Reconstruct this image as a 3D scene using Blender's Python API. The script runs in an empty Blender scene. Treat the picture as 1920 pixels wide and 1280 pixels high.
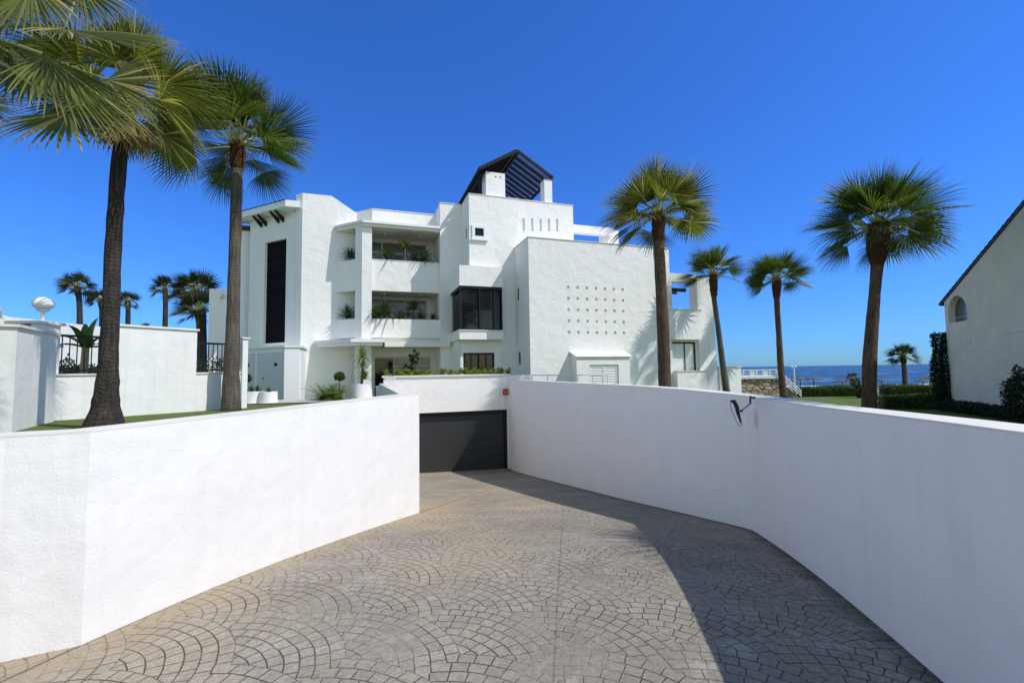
import bpy, bmesh, math, random
from mathutils import Vector, Matrix, noise
R=random.Random(7)
sc=bpy.context.scene
COL=sc.collection
# ------------------------------------------------------------------ survey maths (eye at the origin, Y ahead)
F=845.0; ROLL=.0150; PIT=math.atan(54/845)
def ray(px,py):
    x=px-960; y=640-py
    xr=x*math.cos(ROLL)+y*math.sin(ROLL); yr=-x*math.sin(ROLL)+y*math.cos(ROLL)
    return Vector((xr, F*math.cos(PIT)-yr*math.sin(PIT), F*math.sin(PIT)+yr*math.cos(PIT)))
def atY(px,py,Y):
    d=ray(px,py); return d*(Y/d.y)
def atZ(px,py,z):
    d=ray(px,py); return d*(z/d.z)
AZ=math.radians(18.4)
U=Vector((math.cos(AZ),math.sin(AZ),0)); V=Vector((-math.sin(AZ),math.cos(AZ),0)); O=Vector((.868,20.5,0))
def P(u,v,z): return O+U*u+V*v+Vector((0,0,z))
def onV(px,py,v):
    d=ray(px,py); k=(v+O.dot(V))/d.dot(V); q=d*k-O; return (q.dot(U),q.z)
# ------------------------------------------------------------------ node helpers
def mat(name):
    m=bpy.data.materials.new(name); m.use_nodes=True; nt=m.node_tree; nt.nodes.clear()
    out=nt.nodes.new('ShaderNodeOutputMaterial'); return m,nt,out
class N:
    def __init__(s,nt): s.nt=nt
    def new(s,t,**k):
        n=s.nt.nodes.new(t)
        for a,b in k.items(): setattr(n,a,b)
        return n
    def set(s,sock,v):
        if isinstance(v,bpy.types.NodeSocket): s.nt.links.new(v,sock)
        elif v is not None: sock.default_value=v
    def m(s,op,a,b=None,c=None):
        n=s.new('ShaderNodeMath',operation=op); s.set(n.inputs[0],a)
        if b is not None: s.set(n.inputs[1],b)
        if c is not None: s.set(n.inputs[2],c)
        return n.outputs[0]
    def noise(s,vec,scale,det=4,rough=.55,dist=0):
        n=s.new('ShaderNodeTexNoise'); s.set(n.inputs['Vector'],vec)
        n.inputs['Scale'].default_value=scale; n.inputs['Detail'].default_value=det
        n.inputs['Roughness'].default_value=rough; n.inputs['Distortion'].default_value=dist
        return n.outputs[0]
    def ramp(s,f,stops):
        n=s.new('ShaderNodeValToRGB'); s.set(n.inputs[0],f); cr=n.color_ramp
        while len(cr.elements)<len(stops): cr.elements.new(.5)
        for e,(p,c) in zip(cr.elements,stops):
            e.position=p; e.color=(c,c,c,1) if isinstance(c,(int,float)) else (*c,1)
        return n.outputs[0]
    def mix(s,f,a,b,mode='MIX'):
        n=s.new('ShaderNodeMix',data_type='RGBA',blend_type=mode); s.set(n.inputs[0],f)
        for i,v in ((6,a),(7,b)):
            if isinstance(v,tuple): v=(*v,1) if len(v)==3 else v
            s.set(n.inputs[i],v)
        return n.outputs[2]
    def pos(s): return s.new('ShaderNodeNewGeometry').outputs['Position']
    def scalev(s,v,sc_):
        n=s.new('ShaderNodeVectorMath',operation='MULTIPLY'); s.set(n.inputs[0],v); n.inputs[1].default_value=sc_; return n.outputs[0]
    def bump(s,h,dist,strength=1):
        n=s.new('ShaderNodeBump'); s.set(n.inputs['Height'],h); n.inputs['Distance'].default_value=dist; n.inputs['Strength'].default_value=strength; return n.outputs[0]
    def bsdf(s,out,col,rough=.8,normal=None,metal=0,spec=.5,trans=0):
        b=s.new('ShaderNodeBsdfPrincipled')
        s.set(b.inputs['Base Color'],(*col,1) if isinstance(col,tuple) and len(col)==3 else col)
        s.set(b.inputs['Roughness'],rough); b.inputs['Metallic'].default_value=metal
        b.inputs['Specular IOR Level'].default_value=spec
        b.inputs['Transmission Weight'].default_value=trans
        if normal is not None: s.set(b.inputs['Normal'],normal)
        s.nt.links.new(b.outputs[0],out.inputs[0]); return b
def stucco(name,col,bump=.004,scale=55,stain=.06,streak=.0,warm=(.80,.74,.62)):
    m,nt,out=mat(name); n=N(nt); p=n.pos()
    a=n.noise(p,scale,5,.6); b=n.noise(p,2.3,3); c=n.noise(p,.55,3)
    big=n.noise(p,7,3,.6)
    st=n.noise(n.scalev(p,(5,5,.25)),1.6,4,.6)
    f=n.ramp(c,[(.45,0.0),(.75,1.0)]); f=n.m('MULTIPLY',f,stain*3)
    colr=n.mix(f,col,warm)
    f2=n.ramp(b,[(.3,1-stain),(.7,1.0)])
    colr=n.mix(1.0,colr,f2,'MULTIPLY')
    if streak:
        f3=n.ramp(st,[(.50,0.0),(.72,1.0)]); f3=n.m('MULTIPLY',f3,streak)
        colr=n.mix(f3,colr,(.52,.46,.38))
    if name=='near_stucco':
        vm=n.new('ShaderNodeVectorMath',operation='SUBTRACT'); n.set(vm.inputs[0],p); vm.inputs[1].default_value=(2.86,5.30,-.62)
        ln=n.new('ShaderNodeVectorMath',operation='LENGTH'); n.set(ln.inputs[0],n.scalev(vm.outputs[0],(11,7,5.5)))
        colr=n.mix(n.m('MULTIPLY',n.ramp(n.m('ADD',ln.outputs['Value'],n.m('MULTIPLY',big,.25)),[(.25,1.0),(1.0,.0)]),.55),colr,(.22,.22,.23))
    h=n.m('ADD',n.m('ADD',n.m('MULTIPLY',a,.7),n.m('MULTIPLY',n.noise(p,2.2,2),5.0)),n.m('MULTIPLY',big,1.4))
    n.bsdf(out,colr,.9,n.bump(h,bump),spec=.2); return m
def plain(name,col,rough=.6,metal=0,spec=.5,var=.15,scale=9,bump=0):
    m,nt,out=mat(name); n=N(nt); p=n.pos(); a=n.noise(p,scale,4)
    c=n.mix(a,tuple(x*(1-var) for x in col),tuple(min(1,x*(1+var)) for x in col))
    n.bsdf(out,c,rough,n.bump(n.noise(p,scale*8,3),bump) if bump else None,metal,spec); return m
M={}
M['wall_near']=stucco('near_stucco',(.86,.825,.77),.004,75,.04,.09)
M['wall']=stucco('building_stucco',(.85,.83,.795),.006,16,.045,.10)
M['soffit']=stucco('soffit_paint',(.83,.80,.73),.002,30,.03)
M['cream']=stucco('cream_stucco',(.80,.79,.75),.004,30,.07,.18)
M['house']=stucco('house_stucco',(.86,.80,.68),.005,28,.09,.14,(.62,.60,.52))
M['coping']=plain('coping_mortar',(.70,.66,.58),.85,var=.12,scale=6,bump=.002)
M['wallcap']=stucco('wall_cap_paint',(.80,.75,.66),.003,40,.12,.05,(.72,.63,.48))
M['dark']=plain('dark_metal',(.014,.014,.015),.5,.0,.25,.1,5)
M['louvre']=plain('dark_louvre',(.006,.005,.0045),.5,.0,.3,.2,5)
M['gate']=plain('charcoal_gate',(.035,.036,.036),.5,.2,.5,.15,3)
M['wood']=plain('dark_wood',(.022,.019,.019),.7,0,.15,.3,12)
M['white']=plain('white_paint',(.80,.80,.79),.5,0,.4,.04,8)
M['whitemetal']=plain('white_metal',(.78,.79,.80),.35,0,.5,.03,8)
M['red']=plain('red_plastic',(.45,.02,.02),.35,0,.5,.1,10)
M['globe']=plain('globe_opal',(.86,.83,.78),.6,0,.3,.03,6)
M['pot']=plain('pot_glaze',(.82,.80,.76),.6,0,.4,.06,7,.001)
M['thatch']=plain('thatch',(.13,.115,.10),.95,0,.1,.4,30,.01)
M['pebble']=plain('pebbles',(.72,.70,.66),.8,0,.3,.25,45,.03)
M['soil']=plain('soil',(.09,.06,.04),.95,0,.2,.4,25,.01)
M['doorgrey']=plain('grey_door_paint',(.56,.57,.57),.5,0,.4,.05,4)
M['reed']=plain('reed_lattice',(.17,.17,.26),.7,0,.3,.4,60)
def glassmat(name,col,rough=.04,spec=.8):
    m,nt,out=mat(name); n=N(nt); p=n.pos(); n.bsdf(out,n.mix(n.noise(p,3),col,tuple(x*1.5 for x in col)),rough,n.bump(n.noise(p,1.5,2),.004),0,spec); return m
M['glass']=glassmat('dark_glass',(.006,.007,.009),.06,.35)
M['glassgrey']=glassmat('grey_glass',(.10,.105,.10),.1,.5)
M['black']=plain('smoked_panel',(.006,.005,.005),.7,0,.08,.2,3)
M['pale_reflection']=plain('painted_pane_reflection',(.72,.74,.70),.3,0,.6,.25,4)  # bright reflection in the window put into the pane colour
# paving: fan pattern stamped in concrete
def paving():
    m,nt,out=mat('stamped_fan_concrete'); n=N(nt); p=n.pos()
    wob=n.new('ShaderNodeTexNoise'); n.set(wob.inputs['Vector'],p); wob.inputs['Scale'].default_value=3.2; wob.inputs['Detail'].default_value=4
    wv=n.new('ShaderNodeVectorMath',operation='MULTIPLY_ADD'); n.set(wv.inputs[0],wob.outputs['Color']); wv.inputs[1].default_value=(.045,.045,0); n.set(wv.inputs[2],p)
    sp=n.new('ShaderNodeSeparateXYZ'); n.set(sp.inputs[0],wv.outputs[0])
    a=math.radians(-38); X=n.m('ADD',n.m('MULTIPLY',sp.outputs[0],math.cos(a)),n.m('MULTIPLY',sp.outputs[1],math.sin(a)))
    Y=n.m('SUBTRACT',n.m('MULTIPLY',sp.outputs[1],math.cos(a)),n.m('MULTIPLY',sp.outputs[0],math.sin(a)))
    RR=.50; BB=.44; RHO=.88; w=RHO/10
    k0=n.m('SUBTRACT',n.m('FLOOR',n.m('DIVIDE',Y,BB)),1.0)
    def cand(k):
        odd=n.m('MODULO',n.m('ABSOLUTE',k),2.0)
        xs=n.m('SUBTRACT',n.m('DIVIDE',X,2*RR),n.m('MULTIPLY',odd,.5))
        i=n.m('ROUND',xs); dx=n.m('MULTIPLY',n.m('SUBTRACT',xs,i),2*RR)
        dy=n.m('SUBTRACT',Y,n.m('MULTIPLY',k,BB))
        d=n.m('SQRT',n.m('ADD',n.m('MULTIPLY',dx,dx),n.m('MULTIPLY',dy,dy)))
        return dx,dy,d,i
    a0=cand(k0); k1=n.m('ADD',k0,1.0); a1=cand(k1)
    sel=n.m('LESS_THAN',a0[2],RHO)
    def pick(x,y): return n.m('ADD',n.m('MULTIPLY',sel,x),n.m('MULTIPLY',n.m('SUBTRACT',1.0,sel),y))
    dx,dy,d,i=[pick(x,y) for x,y in zip(a0,a1)]; k=pick(k0,k1)
    rg=n.m('DIVIDE',d,w); ri=n.m('FLOOR',rg); rf=n.m('SUBTRACT',rg,ri)
    th=n.m('ARCTAN2',dx,dy)
    fid=n.m('ADD',n.m('MULTIPLY',i,3.17),n.m('MULTIPLY',k,7.31))
    off=n.m('FRACT',n.m('MULTIPLY',n.m('SINE',n.m('ADD',n.m('MULTIPLY',ri,12.9),fid)),43.7))
    arc=n.m('ADD',n.m('MULTIPLY',th,n.m('MULTIPLY',n.m('ADD',ri,.6),w/.105)),off)
    ai=n.m('FLOOR',arc); af=n.m('SUBTRACT',arc,ai)
    e1=n.m('MULTIPLY',n.m('SUBTRACT',.5,n.m('ABSOLUTE',n.m('SUBTRACT',rf,.5))),w)
    e2=n.m('MULTIPLY',n.m('SUBTRACT',.5,n.m('ABSOLUTE',n.m('SUBTRACT',af,.5))),.105)
    e=n.m('MINIMUM',e1,e2)
    joint=n.new('ShaderNodeMapRange'); joint.interpolation_type='SMOOTHSTEP'; n.set(joint.inputs[0],e); joint.inputs[1].default_value=.001; joint.inputs[2].default_value=.0055
    wear=n.noise(p,1.7,4,.65); jd=n.ramp(wear,[(.36,0.2),(.56,1.0)])
    jm=n.m('MULTIPLY',n.m('SUBTRACT',1.0,joint.outputs[0]),jd)
    cv=n.new('ShaderNodeCombineXYZ'); n.set(cv.inputs[0],fid); n.set(cv.inputs[1],ri); n.set(cv.inputs[2],ai)
    wn=n.new('ShaderNodeTexWhiteNoise'); n.set(wn.inputs[0],cv.outputs[0])
    base=n.mix(n.ramp(n.noise(p,.8,5,.65),[(.3,0.0),(.7,1.0)]),(.30,.255,.195),(.47,.405,.31))
    base=n.mix(n.ramp(wn.outputs[0],[(.0,.0),(1.0,.35)]),base,(.24,.21,.18))
    base=n.mix(n.ramp(n.noise(p,38,4,.7),[(.35,.55),(.62,.0)]),base,(.15,.135,.12))
    pale=n.m('MULTIPLY',n.ramp(n.noise(p,5.5,5,.7),[(.56,0.0),(.72,1.0)]),.55)
    base=n.mix(pale,base,(.47,.45,.42))
    warm=n.m('MULTIPLY',n.ramp(n.noise(p,.45,3,.5),[(.50,0.0),(.70,1.0)]),.55)
    base=n.mix(warm,base,(.50,.37,.22))
    base=n.mix(n.m('MULTIPLY',jm,.82),base,(.055,.047,.04))
    # control joint
    sx=n.new('ShaderNodeSeparateXYZ'); n.set(sx.inputs[0],p)
    cj=n.m('ABSOLUTE',n.m('SUBTRACT',sx.outputs[0],n.m('ADD',n.m('MULTIPLY',sx.outputs[1],.122),-.115)))
    cjm=n.m('LESS_THAN',cj,.006)
    base=n.mix(n.m('MULTIPLY',cjm,.4),base,(.10,.09,.08))
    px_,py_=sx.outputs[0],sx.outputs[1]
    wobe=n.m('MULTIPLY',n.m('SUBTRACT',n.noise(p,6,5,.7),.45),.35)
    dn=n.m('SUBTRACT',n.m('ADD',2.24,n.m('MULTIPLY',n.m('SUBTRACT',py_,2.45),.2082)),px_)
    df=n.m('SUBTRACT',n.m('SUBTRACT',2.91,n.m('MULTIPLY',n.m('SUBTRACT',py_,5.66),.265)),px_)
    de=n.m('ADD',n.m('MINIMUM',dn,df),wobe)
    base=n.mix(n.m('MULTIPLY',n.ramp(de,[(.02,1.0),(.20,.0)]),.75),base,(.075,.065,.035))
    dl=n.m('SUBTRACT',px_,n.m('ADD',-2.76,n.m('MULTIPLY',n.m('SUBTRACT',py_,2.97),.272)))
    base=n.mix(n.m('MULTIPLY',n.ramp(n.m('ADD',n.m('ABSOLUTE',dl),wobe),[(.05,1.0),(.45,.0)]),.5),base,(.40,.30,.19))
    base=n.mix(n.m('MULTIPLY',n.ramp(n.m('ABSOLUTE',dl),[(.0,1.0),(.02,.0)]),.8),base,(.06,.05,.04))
    h=n.m('ADD',n.m('MULTIPLY',n.m('SUBTRACT',1.0,jm),.6),n.m('ADD',n.m('MULTIPLY',n.noise(p,30,5,.7),.5),n.m('MULTIPLY',wn.outputs[0],.25)))
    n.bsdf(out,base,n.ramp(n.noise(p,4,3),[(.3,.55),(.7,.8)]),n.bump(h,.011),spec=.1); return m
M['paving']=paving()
def grassmat():
    m,nt,out=mat('lawn_grass'); n=N(nt); p=n.pos()
    c=n.mix(n.noise(p,1.3,4),(.07,.13,.02),(.15,.21,.045)); c=n.mix(n.ramp(n.noise(p,60,3),[(.4,0.0),(.7,.6)]),c,(.22,.24,.08))
    n.bsdf(out,c,.9,n.bump(n.noise(p,90,3),.03),spec=.15); return m
M['grass']=grassmat()
def sandmat():
    m,nt,out=mat('grey_sand'); n=N(nt); p=n.pos()
    c=n.mix(n.noise(p,.3,5),(.24,.21,.18),(.34,.30,.26)); n.bsdf(out,c,.95,n.bump(n.noise(p,5,4),.05),spec=.1); return m
M['sand']=sandmat()
def seamat():
    m,nt,out=mat('sea_water'); n=N(nt); p=n.pos()
    a=n.noise(n.scalev(p,(.05,.22,1)),1.0,6,.62,.4); b=n.noise(n.scalev(p,(.5,1.3,1)),1.0,5,.6)
    c=n.mix(n.noise(n.scalev(p,(.004,.02,1)),1.0,3),(.006,.04,.10),(.015,.085,.15))
    foam=n.m('MULTIPLY',n.ramp(n.noise(n.scalev(p,(.16,.05,1)),1.0,6,.75),[(.585,0.0),(.63,1.0)]),.75)
    sx=n.new('ShaderNodeSeparateXYZ'); n.set(sx.inputs[0],p)
    surf=n.m('LESS_THAN',n.m('ADD',sx.outputs[1],n.m('MULTIPLY',n.noise(n.scalev(p,(.08,.3,1)),1.0,4),14.0)),115.5)
    foam=n.m('MAXIMUM',foam,surf)
    c=n.mix(foam,c,(.75,.80,.82))
    n.bsdf(out,c,n.m('ADD',.35,n.m('MULTIPLY',foam,.5)),n.bump(n.m('ADD',a,n.m('MULTIPLY',b,.4)),1.3),spec=.35); return m
M['sea']=seamat()
def leafmat(name,c1,c2,tip=(.30,.26,.10),tipamt=.6,trans=.35,dead=.0):
    m,nt,out=mat(name); n=N(nt); g=n.new('ShaderNodeNewGeometry')
    at=n.new('ShaderNodeAttribute',attribute_name='tt')
    c=n.mix(g.outputs['Random Per Island'],c1,c2)
    c=n.mix(n.ramp(n.noise(g.outputs['Position'],2.5,3),[(.35,.0),(.7,.5)]),c,tuple(x*.55 for x in c1))
    c=n.mix(n.m('MULTIPLY',n.ramp(at.outputs['Fac'],[(.70,0.0),(1.0,1.0)]),tipamt),c,tip)
    if dead: c=n.mix(n.m('LESS_THAN',n.m('FRACT',n.m('MULTIPLY',g.outputs['Random Per Island'],17.3)),dead),c,tip)
    b=n.new('ShaderNodeBsdfPrincipled'); n.set(b.inputs['Base Color'],c); b.inputs['Roughness'].default_value=.55; b.inputs['Specular IOR Level'].default_value=.35
    t=n.new('ShaderNodeBsdfTranslucent'); n.set(t.inputs[0],n.mix(1.0,c,(1.5,1.6,.6),'MULTIPLY'))
    mx=n.new('ShaderNodeMixShader'); mx.inputs[0].default_value=trans
    nt.links.new(b.outputs[0],mx.inputs[1]); nt.links.new(t.outputs[0],mx.inputs[2]); nt.links.new(mx.outputs[0],out.inputs[0]); return m
M['frond']=leafmat('fan_palm_leaf',(.026,.052,.009),(.13,.18,.032),(.36,.32,.13),.6,.36)
M['frond_yellow']=leafmat('windburnt_palm_leaf',(.045,.065,.012),(.22,.23,.045),(.42,.35,.16),.7,.40,.10)
M['dead']=leafmat('dead_palm_leaf',(.22,.17,.06),(.34,.28,.12),(.40,.32,.18),.6,.25)
M['frond_far']=leafmat('distant_palm_leaf',(.012,.024,.006),(.045,.065,.016),(.22,.17,.08),.5,.25,.08)
M['hedge']=leafmat('hedge_leaf',(.045,.09,.016),(.13,.18,.035),(.1,.14,.03),.2,.3)
M['hedgedark']=leafmat('dark_shrub_leaf',(.015,.035,.010),(.045,.075,.02),(.05,.06,.02),.2,.2)
M['ivy']=leafmat('ivy_leaf',(.012,.026,.010),(.03,.05,.016),(.04,.05,.02),.2,.2)
M['lime']=leafmat('lime_leaf',(.16,.24,.03),(.30,.34,.06),(.38,.22,.14),.5,.35,.06)
M['agave']=leafmat('agave_leaf',(.035,.075,.03),(.08,.13,.05),(.12,.14,.05),.3,.2)
M['yucca']=leafmat('yucca_leaf',(.12,.19,.03),(.25,.29,.06),(.35,.30,.10),.4,.3)
def trunkmat(name,c1,c2,ring=26):
    m,nt,out=mat(name); n=N(nt); p=n.pos()
    wv=n.new('ShaderNodeTexWave',wave_type='BANDS',bands_direction='Z'); n.set(wv.inputs['Vector'],p); wv.inputs['Scale'].default_value=ring/6.28; wv.inputs['Distortion'].default_value=9; wv.inputs['Detail'].default_value=4; wv.inputs['Detail Scale'].default_value=2.5
    f=n.noise(n.scalev(p,(22,22,2.2)),1.0,5,.65)
    c=n.mix(n.ramp(f,[(.35,0.0),(.65,1.0)]),c1,c2); c=n.mix(n.m('MULTIPLY',n.ramp(wv.outputs[0],[(.0,1.0),(.35,0.0)]),.28),c,tuple(x*.45 for x in c1))
    c=n.mix(n.ramp(n.noise(p,1.2,3),[(.35,.0),(.7,.55)]),c,tuple(x*.6 for x in c1))
    h=n.m('ADD',f,n.m('MULTIPLY',wv.outputs[0],.3))
    n.bsdf(out,c,.9,n.bump(h,.025),spec=.15); return m
M['trunk']=trunkmat('palm_bark',(.085,.068,.052),(.20,.17,.135))
M['trunk_red']=trunkmat('reddish_palm_bark',(.085,.05,.034),(.19,.125,.085))
M['trunk_dark']=trunkmat('dark_palm_bark',(.032,.026,.022),(.085,.072,.060))
M['boot']=plain('dead_leaf_bases',(.085,.04,.022),.9,0,.15,.6,22,.01)
M['petiole']=plain('palm_petiole',(.26,.26,.08),.5,0,.4,.3,12)
def stonemat():
    m,nt,out=mat('rubble_stone'); n=N(nt); p=n.pos()
    v=n.new('ShaderNodeTexVoronoi'); n.set(v.inputs['Vector'],n.scalev(p,(2.6,2.6,5))); v.inputs['Scale'].default_value=1
    e=n.new('ShaderNodeTexVoronoi',feature='DISTANCE_TO_EDGE'); n.set(e.inputs['Vector'],n.scalev(p,(2.6,2.6,5))); e.inputs['Scale'].default_value=1
    sp=n.new('ShaderNodeSeparateColor'); n.set(sp.inputs[0],v.outputs['Color'])
    c=n.mix(sp.outputs[0],(.36,.24,.12),(.50,.42,.31)); c=n.mix(n.ramp(e.outputs['Distance'],[(.02,1.0),(.09,0.0)]),c,(.12,.09,.06))
    n.bsdf(out,c,.9,n.bump(n.ramp(e.outputs['Distance'],[(.0,.0),(.15,1.0)]),.05)); return m
M['stone']=stonemat()
def tilemat():
    m,nt,out=mat('clay_tiles'); n=N(nt); p=n.pos(); c=n.mix(n.noise(p,6,4),(.42,.20,.10),(.62,.42,.27)); n.bsdf(out,c,.85,n.bump(n.noise(p,30,3),.01)); return m
M['tile']=tilemat()
M['tiledark']=plain('dark_tiles',(.06,.05,.05),.8,0,.2,.3,12)
# ------------------------------------------------------------------ mesh builder
class MB:
    def __init__(s): s.v=[]; s.f=[]; s.t=[]
    def add(s,vs,fs,t=None):
        b=len(s.v); s.v+= [tuple(q) for q in vs]; s.f+=[tuple(b+i for i in f) for f in fs]; s.t+= (t if t else [0]*len(vs))
    def prism(s,poly,z0,z1,fn=None):
        """poly: list of (u,v) counter-clockwise or not; fn maps (u,v,z) to world. z0,z1 numbers or lists"""
        fn=fn or P; n=len(poly)
        z0=[z0]*n if not isinstance(z0,list) else z0; z1=[z1]*n if not isinstance(z1,list) else z1
        vs=[fn(a,b,z) for (a,b),z in zip(poly,z0)]+[fn(a,b,z) for (a,b),z in zip(poly,z1)]
        area=sum(vs[i][0]*vs[(i+1)%n][1]-vs[(i+1)%n][0]*vs[i][1] for i in range(n))
        fs=[tuple(range(n))[::-1],tuple(range(n,2*n))]+[(i,(i+1)%n,n+(i+1)%n,n+i) for i in range(n)]
        if area<0: fs=[f[::-1] for f in fs]
        s.add(vs,fs)
    def box(s,u0,u1,v0,v1,z0,z1,fn=None): s.prism([(u0,v0),(u1,v0),(u1,v1),(u0,v1)],z0,z1,fn)
    def extr(s,outline,v0,v1,fn=None):
        """outline in (u,z), extruded over v"""
        fn=fn or P; n=len(outline)
        vs=[fn(u,v0,z) for u,z in outline]+[fn(u,v1,z) for u,z in outline]
        s.add(vs,[tuple(range(n)),tuple(range(n,2*n))[::-1]]+[((i+1)%n,i,n+i,n+(i+1)%n) for i in range(n)])
    def tube(s,pts,rad,seg=8,cap=True):
        pts=[Vector(q) for q in pts]; n=len(pts); rad=rad if isinstance(rad,(list,tuple)) else [rad]*n
        vs=[];fs=[]; ref=None
        for i,q in enumerate(pts):
            d=(pts[min(i+1,n-1)]-pts[max(i-1,0)]).normalized()
            if ref is None: ref=d.orthogonal().normalized()
            ref=(ref-d*ref.dot(d)).normalized(); b=d.cross(ref)
            for j in range(seg):
                a=2*math.pi*j/seg; vs.append(q+(ref*math.cos(a)+b*math.sin(a))*rad[i])
        for i in range(n-1):
            for j in range(seg):
                k=(j+1)%seg; fs.append((i*seg+j,i*seg+k,(i+1)*seg+k,(i+1)*seg+j))
        if cap: fs.append(tuple(range(seg))[::-1]); fs.append(tuple((n-1)*seg+j for j in range(seg)))
        s.add(vs,fs)
    def lathe(s,c,prof,seg=20,axis=None):
        """prof list of (r,z) about vertical through c"""
        c=Vector(c); vs=[];fs=[]
        for r,z in prof:
            for j in range(seg):
                a=2*math.pi*j/seg; vs.append(c+Vector((r*math.cos(a),r*math.sin(a),z)))
        for i in range(len(prof)-1):
            for j in range(seg):
                k=(j+1)%seg; fs.append((i*seg+j,i*seg+k,(i+1)*seg+k,(i+1)*seg+j))
        fs.append(tuple(range(seg))[::-1]); fs.append(tuple((len(prof)-1)*seg+j for j in range(seg)))
        s.add(vs,fs)
    def wallholes(s,a,b,z0,z1,holes,depth,fn,back=True):
        """rect plane a..b x z0..z1 (front at w=0), holes (a0,a1,z0,z1) recessed to w=depth; fn(a,w,z)"""
        xs=sorted({a,b,*[h[0] for h in holes],*[h[1] for h in holes]}); zs=sorted({z0,z1,*[h[2] for h in holes],*[h[3] for h in holes]})
        for i in range(len(xs)-1):
            for j in range(len(zs)-1):
                cx=(xs[i]+xs[i+1])/2; cz=(zs[j]+zs[j+1])/2
                if any(h[0]<cx<h[1] and h[2]<cz<h[3] for h in holes): continue
                s.add([fn(xs[i],0,zs[j]),fn(xs[i+1],0,zs[j]),fn(xs[i+1],0,zs[j+1]),fn(xs[i],0,zs[j+1])],[(0,1,2,3)])
        for h in holes:
            c=[(h[0],h[2]),(h[1],h[2]),(h[1],h[3]),(h[0],h[3])]
            for i in range(4):
                p,q=c[i],c[(i+1)%4]
                s.add([fn(p[0],0,p[1]),fn(p[0],depth,p[1]),fn(q[0],depth,q[1]),fn(q[0],0,q[1])],[(0,1,2,3)])
            if back: s.add([fn(x,depth,z) for x,z in c],[(0,1,2,3)])
    def build(s,name,m,parent=None,smooth=False,merge=False,bevel=0):
        me=bpy.data.meshes.new(name); me.from_pydata(s.v,[],s.f)
        if any(s.t):
            at=me.attributes.new('tt','FLOAT','POINT'); at.data.foreach_set('value',s.t)
        me.materials.append(m); me.update()
        if merge:
            bm=bmesh.new(); bm.from_mesh(me); bmesh.ops.remove_doubles(bm,verts=bm.verts,dist=1e-4); bmesh.ops.recalc_face_normals(bm,faces=bm.faces); bm.to_mesh(me); bm.free()
        if smooth: me.polygons.foreach_set('use_smooth',[True]*len(me.polygons))
        o=bpy.data.objects.new(name,me); COL.objects.link(o)
        if parent: o.parent=parent; o.matrix_parent_inverse=Matrix.Translation(-parent.location)
        if bevel:
            b=o.modifiers.new('bevel','BEVEL'); b.width=bevel; b.segments=2; b.limit_method='ANGLE'
        return o
def tag(o,label=None,cat=None,group=None,kind=None):
    for k,v in (('label',label),('category',cat),('group',group),('kind',kind)):
        if v: o[k]=v
    return o
def thing(name,label,cat,loc,group=None):
    o=bpy.data.objects.new(name,None); o.empty_display_size=.3; o.location=Vector(loc); COL.objects.link(o); return tag(o,label,cat,group)
W=lambda x,y,z: Vector((x,y,z))
# ------------------------------------------------------------------ setting
PROF=[(-40,-1.6),(0,-1.64),(2.4,-1.66),(4,-1.76),(5.4,-1.95),(7,-2.2),(9,-2.52),(12,-2.97),(15,-3.42),(17.1,-3.72),(30,-3.72)]
def interp(prof,y):
    for (a,b),(c,d) in zip(prof,prof[1:]):
        if a<=y<=c: return b+(d-b)*(y-a)/(c-a)
    return prof[-1][1] if y>prof[-1][0] else prof[0][1]
def zd(y): return (interp(PROF,y)+interp(PROF,y-.5)+interp(PROF,y+.5))/3
LW=[(-6.5,-.6),(-4.4,1.75),(-3.1,2.78),(-2.76,2.97),(-2.37,4.36),(-1.97,5.85),(-1.54,7.45),(-4.47,15.86)]
RW=[(1.6,-6.0),(1.74,0),(2.03,1.4),(2.24,2.45),(2.55,3.95),(2.86,5.42),(2.905,5.66),(2.86,5.88),(2.61,6.8),(2.28,8.03),(1.70,10.24),(.87,13.4),(-.15,17.3)]
G=Vector((-.15,17.3,0))
def xat(poly,y):
    for (a,b),(c,d) in zip(poly,poly[1:]):
        if b<=y<=d: return a+(c-a)*(y-b)/(d-b)
    return poly[0][0] if y<poly[0][1] else poly[-1][0]
LP=[(-60,-.9),(9,-.92),(12.5,-.98),(18,-1.05),(21,-1.3),(34,-1.6),(50,-3.2),(70,-4.4),(100,-4.55),(112,-5.4),(130,-6)]
RP=[(-60,-1.5),(13,-1.5),(16,-1.55),(25,-1.75),(30,-2.05),(50,-3.4),(70,-4.35),(100,-4.5),(112,-5.4),(130,-6)]
def zl(x,y):
    k=min(1,max(0,(x-7)/4)); k=k*k*(3-2*k); return interp(LP,y)*(1-k)+interp(RP,y)*k
# driveway
m=MB(); ny=110; xs=[-9+i*.25 for i in range(57)]
for j in range(ny):
    pass
ys=[-8+26*j/ny for j in range(ny+1)]
vs=[(x,y,zd(y)) for y in ys for x in xs]; nx=len(xs)
m.add(vs,[(j*nx+i,j*nx+i+1,(j+1)*nx+i+1,(j+1)*nx+i) for j in range(ny) for i in range(nx-1)])
tag(m.build('driveway',M['paving'],smooth=True),kind='structure',label='driveway ramp of stamped fan-pattern concrete')
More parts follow.
